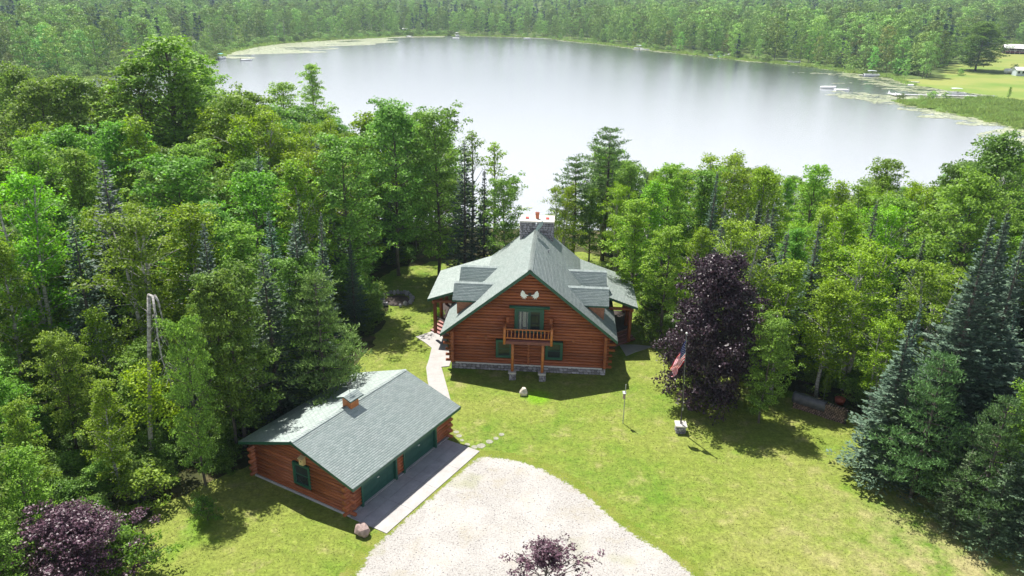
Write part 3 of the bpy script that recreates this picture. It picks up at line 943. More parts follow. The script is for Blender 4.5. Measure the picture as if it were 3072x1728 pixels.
# windows of the ground floor
def window(parent, x0, x1, z0, z1, y, sashes=2):
    w = MB(); fw = 0.17
    w.box(x0, x1, y - 0.05, y + 0.12, z1 - fw, z1); w.box(x0, x1, y - 0.05, y + 0.12, z0, z0 + fw)
    w.box(x0, x0 + fw, y - 0.05, y + 0.12, z0 + fw, z1 - fw); w.box(x1 - fw, x1, y - 0.05, y + 0.12, z0 + fw, z1 - fw)
    win = w.build('window', M['green'], parent)
    s = MB(); q = 0.05; a, b_, c0, c1 = x0 + fw, x1 - fw, z0 + fw, z1 - fw
    s.box(a, a + q, y, y + 0.06, c0, c1); s.box(b_ - q, b_, y, y + 0.06, c0, c1)
    cm_ = (c0 + c1) / 2
    for zz in (c0, cm_ - q / 2, c1 - q): s.box(a + q, b_ - q, y, y + 0.06, zz, zz + q)
    s.build('sash', M['grey_metal' if False else 'door_green'], win)
    for zz0, zz1, dy in ((c0 + q, cm_ - q / 2, 0.03), (cm_ + q / 2, c1 - q, 0.02)):
        g_ = MB(); g_.box(a + q, b_ - q, y + dy, y + dy + 0.01, zz0, zz1); g_.build('pane', M['glass'], win)
    return win
window(house, -2.75, -1.37, 1.25, 2.88, YF + 0.02)
window(house, 1.42, 2.88, 1.25, 2.88, YF + 0.02)
# balcony door
dr = MB(); y = YF - 0.03
dr.box(-1.22, -0.98, y, y + 0.2, 3.62, 5.62); dr.box(0.98, 1.22, y, y + 0.2, 3.62, 5.62); dr.box(-1.22, 1.22, y, y + 0.2, 5.62, 5.80)
door = dr.build('balcony_door', M['green'], house)
for x0, x1 in ((-0.98, 0.0), (0.0, 0.98)):
    lf = MB()
    lf.box(x0 + 0.005, x0 + 0.10, y + 0.05, y + 0.12, 3.62, 5.62); lf.box(x1 - 0.10, x1 - 0.005, y + 0.05, y + 0.12, 3.62, 5.62)
    lf.box(x0 + 0.10, x1 - 0.10, y + 0.05, y + 0.12, 5.52, 5.62); lf.box(x0 + 0.10, x1 - 0.10, y + 0.05, y + 0.12, 3.62, 3.82)
    lf.build('door_leaf', M['door_green'], door)
    g_ = MB(); g_.box(x0 + 0.10, x1 - 0.10, y + 0.08, y + 0.09, 3.82, 5.52); g_.build('pane', M['clear' if x0 < -0.5 else 'glass'], door)
cu = MB(); cu.box(-0.80, -0.66, y + 0.2, y + 0.22, 3.9, 5.5); cu.box(-0.52, -0.26, y + 0.2, y + 0.22, 4.1, 5.5); cu.box(-0.18, -0.10, y + 0.2, y + 0.22, 3.9, 5.5)
cu.build('curtain', M['curtain'], door)
log_obj(house, (-1.66, YF + 0.02, 5.93), (1.68, YF + 0.02, 5.93), 0.155, 71, 'lintel', 'green')

# balcony
BY = -0.72
bm_ = MB(); bm_.box(-1.95, 1.95, BY, YF - 0.02, 3.50, 3.58); bm_.build('balcony_floor', M['deck_red'], house)
bm_ = MB(); bm_.box(-1.85, 1.85, BY - 0.09, BY - 0.005, 3.27, 3.52); bm_.build('rim_beam', M['deck_red'], house)
for sx in (-1, 1):
    log_obj(house, (sx * 1.92, BY - 0.03, 3.24), (sx * 1.92, BY - 0.03, 4.74), 0.115, 81 + sx, 'balcony_post', 'log_orange')
    for zz in (3.80, 4.56):
        log_obj(house, (sx * 1.92, BY + 0.08, zz), (sx * 1.92, YF, zz), 0.055, 91 + sx + int(zz * 3), 'rail', 'log_orange', 6)
    for j in range(3):
        yy = BY + 0.42 + j * 0.36
        log_obj(house, (sx * 1.92, yy, 3.82), (sx * 1.92, yy, 4.54), 0.035, 95 + j, 'baluster', 'log_orange', 6)
    log_obj(house, (sx * 1.80, YF, 3.36), (sx * 1.80, BY, 3.36), 0.13, 98 + sx, 'joist')
for zz in (3.80, 4.56):
    log_obj(house, (-1.82, BY - 0.03, zz), (1.82, BY - 0.03, zz), 0.060, 101 + int(zz * 7), 'rail', 'log_orange', 6)
for j in range(12):
    xx = -1.66 + j * (3.32 / 11)
    log_obj(house, (xx, BY - 0.03, 3.84), (xx, BY - 0.03, 4.52), 0.043, 110 + j, 'baluster', 'log_orange', 6)
for xx in (-1.24, 1.24):
    log_obj(house, (xx, BY + 0.08, 0.74), (xx, BY + 0.08, 3.27), 0.125, 130 + int(xx), 'support_post', 'log_orange')
    pe = MB(); pe.box(xx - 0.24, xx + 0.24, BY - 0.16, BY + 0.32, -0.05, 0.62); ped = pe.build('pier', M['mortar'], house)
    stone_face(house, (xx - 0.24, BY - 0.16, 0), (1, 0), 0.48, 0.62, 0.22, 44 + int(xx))
    stone_face(house, (xx + 0.24, BY - 0.16, 0), (0, 1), 0.48, 0.62, 0.22, 54 + int(xx), rot=PI / 2)
    cp = MB(); cp.box(xx - 0.33, xx + 0.33, BY - 0.25, BY + 0.41, 0.62, 0.74); cp.build('pier_cap', M['offwhite'], house)

# chimney
ch = MB(); ch.box(-1.47, 1.60, 11.62, 13.70, 6.5, 10.04); chim = ch.build('chimney', M['mortar'], house)
stone_face(house, (-1.47, 11.62, 7.9), (1, 0), 3.07, 2.14, 0.30, 77, cut=lambda x, zz: 7.9 + zz > RZ - SL * abs(x - 1.47) - 0.1)
stone_face(house, (-1.47, 13.70, 7.9), (0, -1), 2.08, 2.14, 0.42, 78, rot=-PI / 2)
stone_face(house, (1.60, 11.62, 7.9), (0, 1), 2.08, 2.14, 0.42, 79, rot=PI / 2)
cp = MB(); cp.box(-1.56, 1.69, 11.52, 13.80, 10.04, 10.18); cp.build('chimney_cap', M['offwhite'], chim)
fl = MB()
b0 = len(fl.v)
fl.tube([(0.05, 12.55, 10.18), (0.05, 12.55, 10.72), (0.05, 12.55, 10.80)], [0.16, 0.19, 0.24], 4); fl.build('flue', M['clay'], chim)
hl_ = MB(); hl_.box(-0.06, 0.16, 12.42, 12.66, 10.801, 10.81); hl_.build('flue_hole', M['dark_wall'], chim)
for xx in (-0.90, 1.02):
    fl = MB(); fl.box(xx - 0.15, xx + 0.15, 12.35, 12.75, 10.18, 10.30); fl.build('flue', M['clay_red'], chim)

# vent pipe on the right slope
vp = MB(); vp.tube([(1.32, 7.59, 8.35), (1.32, 7.59, 8.75)], 0.07, 8); vp.build('vent_pipe', M['grey_metal'], house)

def hloc(x, y, z_): 
    c, s = math.cos(HYAW), math.sin(HYAW)
    return (HX + c * x - s * y, HY + s * x + c * y, z_)

# satellite dish fixed beside the ridge
dish = empty('satellite_dish', hloc(0.30, 9.45, 9.25), HYAW, 'small grey satellite dish fixed to the house ridge in front of the chimney', 'satellite dish')
t = MB(); t.tube([(0, 0, -0.06), (0.05, 0, 0.45), (0.12, 0.02, 0.80)], 0.028, 6); t.build('mast', M['grey_metal'], dish)
for q in (-0.28, 0.30):
    t = MB(); t.tube([(q, 0.05, -0.05 - 0.3 * max(q, 0)), (0.08, 0, 0.55)], 0.015, 5); t.build('strut', M['grey_metal'], dish)
bw = MB(); vs = []; fs = []; nr, ns = 4, 16
axis = Vector((-0.75, 0.45, 0.45)).normalized(); a1 = axis.cross(Vector((0, 0, 1))).normalized(); a2 = axis.cross(a1)
cen = Vector((0.16, 0.0, 1.05))
for side in (0, 0.02):
    for i in range(nr + 1):
        rr = 0.50 * i / nr
        for k in range(ns):
            tt = 2 * PI * k / ns
            vs.append(cen + axis * (0.5 * rr * rr - side) + a1 * rr * math.cos(tt) + a2 * rr * 1.1 * math.sin(tt))
off = (nr + 1) * ns
for i in range(nr):
    for k in range(ns):
        k2 = (k + 1) % ns
        fs.append((i * ns + k, i * ns + k2, (i + 1) * ns + k2, (i + 1) * ns + k))
        fs.append((off + i * ns + k, off + (i + 1) * ns + k, off + (i + 1) * ns + k2, off + i * ns + k2))
bw.add(vs, fs); bw.build('reflector', M['dish'], dish, True)
t = MB(); t.tube([cen - a2 * -0.38, cen + axis * 0.50], 0.015, 5); t.build('arm', M['grey_metal'], dish)
t = MB(); t.tube([cen + axis * 0.46, cen + axis * 0.58], [0.05, 0.065], 8); t.build('receiver', M['white'], dish)

# moose antlers on the gable
ant = empty('moose_antlers', hloc(0.0, YF - 0.05, 7.06), HYAW, 'pale moose antlers mounted high on the front gable above the balcony door', 'antlers')
t = MB(); t.box(-0.13, 0.13, -0.03, 0.06, -0.10, 0.14); t.build('plate', M['dark_metal'], ant)
for sx in (-1, 1):
    out = [(0.12, -0.02), (0.24, 0.03), (0.36, 0.10), (0.44, 0.30), (0.56, 0.40), (0.60, 0.46), (0.66, 0.38), (0.70, 0.28), (0.76, 0.20), (0.70, 0.10), (0.78, 0.02), (0.68, -0.04),
           (0.66, -0.16), (0.58, -0.12), (0.54, -0.34), (0.47, -0.17), (0.36, -0.38), (0.37, -0.16), (0.24, -0.24), (0.28, -0.08), (0.12, -0.06)]
    n_ = len(out); vs = []
    for dy in (-0.05, 0.0):
        for (x, zz) in out:
            vs.append((sx * x, dy - 0.30 * max(0, x - 0.2) * (1 if x < 0.5 else 0.9), zz))
    t = MB(); f0 = tuple(range(n_)); f1 = tuple(range(2 * n_ - 1, n_ - 1, -1))
    fs = [f0, f1] + [(i, n_ + i, n_ + (i + 1) % n_, (i + 1) % n_) for i in range(n_)]
    t.add(vs, fs if sx > 0 else [f[::-1] for f in fs]); t.build('antler', M['antler'], ant)

# ================================================================== THE GARAGE
GOX, GOY, GYAW = -13.405, 39.916, 1.0471
garage = empty('log_garage', (GOX, GOY, 0), GYAW, 'low red log garage with two green doors in front of the house', 'garage')
GRZ, GEZ, GH, GL = 4.195, 2.575, 4.877, 11.378
GS = (GRZ - GEZ) / GH
def gw(x, y, z_):
    c, s = math.cos(GYAW), math.sin(GYAW)
    return (GOX + c * x - s * y, GOY + s * x + c * y, z_)
rects = []
for sy in (-1, 1):
    up = np.array([0, -sy, GS]); up = up / np.linalg.norm(up)
    rects.append(shingle_rect((0, sy * GH, GEZ), (1, 0, 0), up, GL, math.hypot(GH, GRZ - GEZ), 120 + sy, e=0.155, w=0.32))
    t = [(0, sy * GH, GEZ), (GL, sy * GH, GEZ), (GL, 0, GRZ), (0, 0, GRZ)]
    dk = MB(); dk.prism(t if sy < 0 else t[::-1], 0.20); dk.build('roof_deck', M['green'], garage)
shingle_obj(rects, garage)
ridge_caps((0, 0, GRZ - 0.01), (GL, 0, GRZ - 0.01), GS, garage, 4, 0.17)
GF, GX0, GX1 = 4.134, 0.42, 10.98                     # wall faces
gc = MB()
def gable_core(x0, x1):
    zt = GRZ - 0.22; ze = GRZ - 0.22 - GS * (GF - 0.2)
    vs = [(x0, -GF + 0.2, -0.05), (x0, GF - 0.2, -0.05), (x0, GF - 0.2, ze), (x0, 0, zt), (x0, -GF + 0.2, ze)]
    vs += [(x1, *v[1:]) for v in vs]
    gc.add(vs, [(4, 3, 2, 1, 0), (5, 6, 7, 8, 9), (0, 1, 6, 5), (1, 2, 7, 6), (4, 0, 5, 9), (2, 3, 8, 7), (3, 4, 9, 8)])
gable_core(GX0 + 0.22, GX0 + 0.32); gable_core(GX1 - 0.32, GX1 - 0.22)
gc.box(GX0 + 0.3, GX1 - 0.3, GF - 0.35, GF - 0.2, -0.05, 2.6)
gc.build('wall', M['dark_wall'], garage)
fd = MB(); fd.box(GX0 + 0.02, GX1 - 0.02, -GF + 0.02, -GF + 0.30, -0.15, 0.10); fd.box(GX0 - 0.03, GX0 + 0.28, -GF + 0.02, GF - 0.02, -0.15, 0.16); fd.box(GX1 - 0.28, GX1, -GF + 0.31, GF, -0.15, 0.12)
fd.box(GX0, GX1, GF - 0.3, GF, -0.15, 0.12)
fd.build('foundation', M['concrete_shaded'], garage)
GR, GC = 0.1205, 0.236
k = 0; z = 0.13 + GR
while z < GRZ - 0.5:
    half = min(GF - GR, (GRZ - 0.16 - (z + 0.09)) / GS)
    ext = 0
    if z < 2.35: ext = (0.45 if k % 2 == 0 else 0.05)
    half2 = half + ext
    holes = [(-0.95, 0.50)] if 0.72 < z < 2.42 else []
    for s0, s1 in intervals(-half2, half2, holes):
        log_obj(garage, (GX0 + GR, s0, z), (GX0 + GR, s1, z), GR, 600 + k * 5 + int(s0))
    log_obj(garage, (GX1 - GR, -half2, z), (GX1 - GR, half2, z), GR, 700 + k * 5)
    z += GC; k += 1
k = 0; z = 0.13 + GR + GC / 2
while z < 2.45:
    e0 = 0.42 if k % 2 == 0 else 0.28
    for x0, x1 in ((GX0 - e0, 1.50), (4.98, 5.68), (9.40, GX1 + e0)):
        log_obj(garage, (x0, -GF + GR, z), (x1, -GF + GR, z), GR, 800 + k * 5 + int(x0))
    log_obj(garage, (GX0 - e0, GF - GR, z), (GX1 + e0, GF - GR, z), GR, 900 + k)
    z += GC; k += 1
# header and jambs
hd = MB(); hd.box(1.50, 9.40, -GF + 0.02, -GF + 0.22, 2.22, 2.42); hd.build('header', M['green'], garage)
for x0, x1 in ((1.50, 1.66), (4.84, 4.98), (5.68, 5.82), (9.24, 9.40)):
    jb = MB(); jb.box(x0, x1, -GF - 0.04, -GF + 0.30, 0.06, 2.22); jb.build('door_jamb', M['green'], garage)
for x0, x1 in ((1.67, 4.83), (5.83, 9.23)):
    gd = MB(); gd.box(x0, x1, -GF + 0.20, -GF + 0.24, 0.07, 2.22); gdo = gd.build('garage_door', M['door_green'], garage)
    for j in range(4):
        z0 = 0.08 + j * 0.535
        pn = MB(); pn.box(x0 + 0.005, x1 - 0.005, -GF + 0.165, -GF + 0.198, z0, z0 + 0.525)
        npn = 4; wpn = (x1 - x0) / npn
        for q in range(npn):
            pn.box(x0 + q * wpn + 0.12, x0 + (q + 1) * wpn - 0.12, -GF + 0.150, -GF + 0.164, z0 + 0.10, z0 + 0.42)
        pn.build('panel', M['door_green'], gdo)
    hn = MB(); hn.box((x0 + x1) / 2 - 0.08, (x0 + x1) / 2 + 0.08, -GF + 0.10, -GF + 0.145, 1.18, 1.22); hn.build('handle', M['white'], gdo)
# gable window
w = MB(); fw = 0.16; X = GX0 - 0.03
w.box(X, X + 0.14, -0.95, 0.50, 2.26, 2.42); w.box(X, X + 0.14, -0.95, 0.50, 0.80, 0.96)
w.box(X, X + 0.14, -0.95, -0.79, 0.96, 2.26); w.box(X, X + 0.14, 0.34, 0.50, 0.96, 2.26)
win = w.build('window', M['green'], garage)
s_ = MB(); s_.box(X + 0.05, X + 0.10, -0.79, 0.34, 1.58, 1.64); s_.box(X + 0.05, X + 0.10, -0.79, -0.74, 0.96, 2.26); s_.box(X + 0.05, X + 0.10, 0.29, 0.34, 0.96, 2.26)
s_.build('sash', M['door_green'], win)
for z0, z1 in ((0.96, 1.58), (1.64, 2.26)):
    g_ = MB(); g_.box(X + 0.08, X + 0.09, -0.74, 0.29, z0, z1); g_.build('pane', M['glass'], win)
# cupola
cup = MB(); cup.box(5.10, 5.80, -0.36, 0.36, 3.9, 4.78); cupo = cup.build('cupola', M['log_orange'], garage)
for q in range(4):
    for (a0, a1, b0, b1) in ((5.08, 5.82, -0.385, -0.362), (5.075, 5.098, -0.36, 0.36)):
        bb = MB(); bb.box(a0, a1, b0, b1, 4.0 + q * 0.19, 4.0 + q * 0.19 + 0.175); bb.build('board', M['log_orange'], cupo)
rects = []
for sy in (-1, 1):
    up = np.array([0, -sy, 0.36]); up = up / np.linalg.norm(up)
    rects.append(shingle_rect((4.80, sy * 0.62, 4.82), (1, 0, 0), up, 1.30, math.hypot(0.62, 0.62 * 0.36), 170 + sy))
    t = [(4.80, sy * 0.62, 4.82), (6.10, sy * 0.62, 4.82), (6.10, 0, 4.82 + 0.62 * 0.36), (4.80, 0, 4.82 + 0.62 * 0.36)]
    dk = MB(); dk.prism(t if sy < 0 else t[::-1], 0.07); dk.build('cupola_roof', M['green'], cupo)
A = np.concatenate(rects)
so = shingle_obj(rects, cupo)
# weather vane
vane = empty('weather_vane', gw(5.45, 0, 5.03), GYAW, 'thin dark weather vane standing on the cupola of the garage roof', 'weather vane')
t = MB(); t.tube([(0, 0, 0), (0, 0, 0.95)], 0.014, 5); t.build('rod', M['dark_metal'], vane)
t = MB(); t.tube([(-0.24, 0, 0.36), (0.24, 0, 0.36)], 0.011, 4); t.tube([(0, -0.24, 0.36), (0, 0.24, 0.36)], 0.011, 4); t.build('cross_arms', M['dark_metal'], vane)
t = MB()
ou = [(-0.22, 0.72), (-0.10, 0.78), (0.10, 0.78), (0.14, 0.90), (0.24, 0.92), (0.20, 0.80), (0.26, 0.74), (0.16, 0.70), (0.14, 0.56), (0.11, 0.56), (0.10, 0.66), (-0.12, 0.66), (-0.14, 0.56), (-0.18, 0.56), (-0.18, 0.68)]
n_ = len(ou); vs = [(x, -0.008, zz) for x, zz in ou] + [(x, 0.008, zz) for x, zz in ou]
t.add(vs, [tuple(range(n_)), tuple(range(2 * n_ - 1, n_ - 1, -1))] + [(i, n_ + i, n_ + (i + 1) % n_, (i + 1) % n_) for i in range(n_)])
t.build('animal_figure', M['dark_metal'], vane)
# nest box on the gable above the window
nb = empty('nest_box', gw(GX0 - 0.16, 0.0, 2.78), GYAW, 'pale wooden nest box hung on the garage gable just above its window', 'nest box')
nb.location = gw(GX0 - 0.14, -0.55, 2.86)
t = MB(); t.box(-0.12, 0.12, -0.17, 0.17, -0.24, 0.22); t.build('box', M['birdbox'], nb)
t = MB(); t.add([(-0.20, -0.21, 0.20), (-0.20, 0.21, 0.20), (0.13, 0.21, 0.30), (0.13, -0.21, 0.30), (-0.20, -0.21, 0.23), (-0.20, 0.21, 0.23), (0.13, 0.21, 0.33), (0.13, -0.21, 0.33)],
                [(0, 1, 2, 3), (7, 6, 5, 4), (0, 4, 5, 1), (1, 5, 6, 2), (2, 6, 7, 3), (3, 7, 4, 0)]); t.build('lid', M['birdbox'], nb)
t = MB(); t.tube([(-0.125, 0, 0.02), (-0.118, 0, 0.02)], 0.04, 10); t.build('entrance', M['dark_wall'], nb)

# concrete apron in front of the doors
apron = empty('concrete_apron', (GOX, GOY, 0), GYAW); apron['kind'] = 'structure'
xs = [0.36, 2.95, 5.5, 8.05, 10.6]
for i in range(4):
    for y0, y1, mt in ((-4.95, -4.16, 'concrete_shaded'), (-5.78, -4.97, 'concrete_shaded'), (-6.97, -5.80, 'concrete')):  # inner rows take the shade-toned copy, the outer row the sunlit tone
        t = MB(); t.box(xs[i] + 0.008, xs[i + 1] - 0.008, y0, y1, -0.1, 0.055); t.build('slab', M[mt], apron)

# ================================================================== TREES
def unit(v): return v / np.maximum(np.linalg.norm(v, axis=-1, keepdims=True), 1e-9)

def leaf_quads(Cn, Nn, size, rg, aspect=0.62, curl=0.0):
    """pointed leaf quads at centres Cn with normals Nn"""
    k = len(Cn)
    t = unit(np.cross(Nn, rg.normal(size=(k, 3))))
    s_ = np.cross(Nn, t)
    L = (size * rg.uniform(0.7, 1.3, k))[:, None]
    W = L * aspect
    a = Cn - t * L * 0.5; c = Cn + t * L * 0.5
    b_ = Cn + s_ * W * 0.5 - t * L * 0.08; d = Cn - s_ * W * 0.5 - t * L * 0.08
    return np.stack([a, b_, c, d], 1)

def clump_leaves(centres, radii, per, size, rg, flat=0.75, up=0.55, droop=0.0, rnd=0.55):
    out = []
    for c, r in zip(centres, radii):
        k = max(4, int(per * rg.uniform(0.7, 1.3)))
        d = unit(rg.normal(size=(k, 3)))
        d[:, 2] = np.where(d[:, 2] < -0.3, -d[:, 2] * 0.5, d[:, 2])
        rr = r * rg.uniform(0.35, 1.0, k) ** 0.6
        P = d * rr[:, None] * np.array([1, 1, flat]) + c
        if droop: P[:, 2] -= droop * np.abs(rg.normal(size=k)) * r
        n = unit(d * 0.6 + np.array([0, 0, up]) + rg.normal(size=(k, 3)) * rnd)
        out.append(leaf_quads(P, n, size, rg))
    return np.concatenate(out)

def mk_leafy(name, H, Rr, base, nl, per, size, mat, bark, seed, profile='round', cl_r=0.75, stems=1, droop=0.0, ncl=6, gap=0.0, tr=None, rise=0.6, top_up=True):
    rg = np.random.default_rng(seed); rn = random.Random(seed)
    tk = MB(); cents, rads = [], []
    tr = tr or H * 0.011
    for st in range(stems):
        lx, ly = (rn.uniform(-1, 1) * 0.05 * H * (1 if stems > 1 else 0.5) for _ in range(2))
        if stems > 1:
            a = 2 * PI * st / stems + rn.uniform(-0.5, 0.5); lx, ly = 0.09 * H * math.cos(a), 0.09 * H * math.sin(a)
        def trunk(t): return np.array([lx * t ** 1.3 + 0.15 * math.sin(5 * t + seed + st), ly * t ** 1.3 + 0.15 * math.cos(4 * t + seed), H * 0.93 * t])
        tk.tube([(trunk(t) if t > 0 else (0.12 * st, 0, -0.4)) for t in np.linspace(0, 1, 8)], [tr * (1 - 0.88 * t) + 0.015 for t in np.linspace(0, 1, 8)], 7)
        n_ = nl // stems
        for i in range(n_):
            q = (i + rn.random()) / n_
            t = base + (0.97 - base) * q
            if profile == 'round': pr = math.sin(PI * (0.10 + 0.84 * q)) ** 0.62
            elif profile == 'cone': pr = (1 - q) ** 0.75 + 0.12
            elif profile == 'wide': pr = math.cos(q * PI / 2) ** 0.5 * 0.97 * (0.72 + 0.28 * min(1, q / 0.22)) + 0.05
            else: pr = 0.55 + 0.45 * math.sin(PI * q)          # column
            L = Rr * pr * rn.uniform(0.72, 1.18)
            az = i * 2.39996 + rn.uniform(-0.5, 0.5)
            p0 = trunk(t)
            el = rise * rn.uniform(0.5, 1.4) * (0.35 + q)
            dv = np.array([math.cos(az) * math.cos(el), math.sin(az) * math.cos(el), math.sin(el)])
            pts = []
            for j in range(4):
                u = j / 3
                pts.append(p0 + dv * L * u + np.array([0, 0, 0.10 * L * u * u - droop * L * u * u * 0.5]))
            tk.tube(pts, [max(0.02, tr * 0.36 * (1 - 0.6 * q) * (1 - 0.75 * u)) for u in (0, .33, .66, 1)], 4, False)
            if rn.random() < gap: continue
            for j in range(ncl):
                u = rn.uniform(0.35, 1.05) ** 0.8
                pc = p0 + dv * L * u + np.array([rn.gauss(0, 1), rn.gauss(0, 1), rn.gauss(0.15, 0.6)]) * L * 0.20
                pc[2] -= droop * L * u * u * 0.5
                cents.append(pc); rads.append(cl_r * rn.uniform(0.6, 1.25))
                if j < 2: tk.tube([pts[1 + j], pc], [0.02, 0.008], 3, False)
        if top_up: cents.append(trunk(1.0) + np.array([0, 0, 0.2])); rads.append(cl_r * 0.8)
    Q = clump_leaves(cents, rads, per, size, rg, droop=droop)
    # drop a few whole patches so that sky and branches show through
    me = np_mesh(name + '_crown', Q.reshape(-1, 3), 4, M[mat])
    tm = tk.mesh(name + '_trunk', M[bark], True)
    return dict(H=H, crown=me, trunk=tm, R=Rr)

def mk_conifer(name, H, Rr, seed, mat='spruce', bark='bark', step=0.34, nb=8, power=0.85, blade=0.42, bw=0.15, dens=7.0, base=0.06, spire=0.0, lift=-0.12, ragged_=0.18):
    rg = np.random.default_rng(seed); rn = random.Random(seed)
    tk = MB(); tk.tube([(0, 0, -0.4), (0, 0, H * 0.5), (0.05, 0.03, H)], [H * 0.012, H * 0.008, 0.015], 7)
    out = []
    z = H * base
    while z < H - 0.25:
        t = z / H
        R_ = Rr * ((1 - t) ** power) * (1 - spire * smooth(0.35, 0.95, t)) + 0.10
        k = max(4, int(nb * (0.6 + 0.6 * (1 - t))))
        a0 = rn.uniform(0, 6.28)
        for i in range(k):
            az = a0 + 2 * PI * i / k + rn.uniform(-0.25, 0.25)
            L = R_ * rn.uniform(1 - ragged_ * 1.6, 1 + ragged_)
            if L < 0.12: continue
            el = lift + 0.75 * max(0, t - 0.45) + rn.uniform(-0.10, 0.10)
            d = np.array([math.cos(az), math.sin(az), 0.0]); sd = np.array([-d[1], d[0], 0])
            p0 = np.array([0, 0, z + rn.uniform(-0.1, 0.1)])
            if L > 1.0 and i % 2 == 0:
                tk.tube([p0, p0 + d * L * 0.8 + np.array([0, 0, L * 0.8 * el])], [0.03, 0.01], 3, False)
            m_ = max(5, int(L * dens))
            u = rg.uniform(0.12, 1.0, m_) ** 0.8
            side = rg.choice([-1, 1], m_)
            wid = 0.34 * L * (1 - u * 0.75) * rg.uniform(0.1, 1.0, m_)
            c = p0 + d * (L * u)[:, None] + sd * (side * wid)[:, None]
            c[:, 2] += L * u * el + 0.16 * L * u * u - wid * 0.15 + rg.normal(0, 0.035, m_)
            dirv = unit(d * 0.8 + sd * (side * rg.uniform(0.2, 1.0, m_))[:, None] + np.array([0, 0, 0.16]))
            n = unit(np.array([0, 0, 1.0]) + rg.normal(size=(m_, 3)) * 0.45)
            s_ = unit(np.cross(n, dirv))
            bl = blade * rg.uniform(0.6, 1.2, m_)[:, None] * min(1.0, 0.35 + R_)
            w_ = bw * rg.uniform(0.7, 1.3, m_)[:, None]
            out.append(np.stack([c - dirv * bl * 0.5, c + s_ * w_ - dirv * bl * 0.05, c + dirv * bl * 0.55, c - s_ * w_ - dirv * bl * 0.05], 1))
        z += step * rn.uniform(0.8, 1.2) * (0.65 + 0.5 * (1 - t))
    Q = np.concatenate(out)
    return dict(H=H, crown=np_mesh(name + '_crown', Q.reshape(-1, 3), 4, M[mat]), trunk=tk.mesh(name + '_trunk', M[bark], True), R=Rr)

def mk_pine(name, H, Rr, seed, base=0.25, nlay=15, mat='pine', tuft=0.34, dens=1.0, flat=0.3):
    rg = np.random.default_rng(seed); rn = random.Random(seed)
    tk = MB(); tk.tube([(0, 0, -0.4), (0.1, 0, H * 0.5), (0, 0.1, H * 0.97)], [H * 0.014, H * 0.009, 0.03], 7)
    out = []
    for i in range(nlay):
        t = base + (1 - base) * (i + 0.4) / nlay
        Rl = Rr * (1 - (t - base) / (1 - base)) ** 0.6 * rn.uniform(0.8, 1.15) + 0.3
        k = rn.randint(4, 6); a0 = rn.uniform(0, 6.28)
        for j in range(k):
            az = a0 + 2 * PI * j / k + rn.uniform(-0.35, 0.35); L = Rl * rn.uniform(0.6, 1.15)
            d = np.array([math.cos(az), math.sin(az), 0.0]); p0 = np.array([0, 0, H * t]); rise = rn.uniform(0.10, 0.30) + 0.5 * max(0, t - 0.7)
            tk.tube([p0, p0 + d * L * 0.5 + np.array([0, 0, L * 0.08]), p0 + d * L + np.array([0, 0, L * rise])], [0.055, 0.035, 0.012], 4, False)
            nt = max(3, int(L * 4.2 * dens))
            for q in range(nt):
                u = rn.uniform(0.30, 1.05); wd = rn.gauss(0, 0.20) * L
                c = p0 + d * L * u + np.array([-d[1], d[0], 0]) * wd + np.array([0, 0, L * rise * u * u + rn.uniform(-0.08, 0.16)])
                m_ = 16
                dv = rg.normal(size=(m_, 3)); dv[:, 2] = np.abs(dv[:, 2]) * 0.9 + 0.25; dv += d * 0.4; dv = unit(dv)
                s_ = unit(np.cross(dv, rg.normal(size=(m_, 3))))
                bl = tuft * rg.uniform(0.7, 1.3, m_)[:, None]
                cc = c + rg.normal(size=(m_, 3)) * np.array([0.20, 0.20, 0.07])
                out.append(np.stack([cc, cc + dv * bl * 0.5 + s_ * 0.045, cc + dv * bl, cc + dv * bl * 0.5 - s_ * 0.045], 1))
    Q = np.concatenate(out)
    return dict(H=H, crown=np_mesh(name + '_crown', Q.reshape(-1, 3), 4, M[mat]), trunk=tk.mesh(name + '_trunk', M['bark'], True), R=Rr)

def mk_dead(name, H, seed, bark='bark_dead', nb=26):
    rn = random.Random(seed); tk = MB()
    tk.tube([(0, 0, -0.4), (0.1, 0.05, H * 0.5), (0.3, 0.1, H)], [H * 0.011, H * 0.007, 0.02], 6)
    for i in range(nb):
        t = rn.uniform(0.35, 0.97); az = rn.uniform(0, 6.28); L = H * 0.20 * (1.1 - t) * rn.uniform(0.6, 1.5)
        p0 = Vector((0.2 * t, 0.08 * t, H * t)); d = Vector((math.cos(az), math.sin(az), rn.uniform(0.1, 0.9)))
        p1 = p0 + d * L * 0.5; p2 = p1 + (d + Vector((rn.uniform(-.4, .4), rn.uniform(-.4, .4), 0.2))) * L * 0.5
        tk.tube([p0, p1, p2], [0.05, 0.03, 0.010], 4, False)
        for q in range(3):
            e = Vector((rn.uniform(-1, 1), rn.uniform(-1, 1), rn.uniform(0, 0.8))) * L * 0.35
            b0 = p1.lerp(p2, rn.random()); tk.tube([b0, b0 + e], [0.018, 0.006], 3, False)
    return dict(H=H, crown=None, trunk=tk.mesh(name + '_trunk', M[bark], True), R=2)

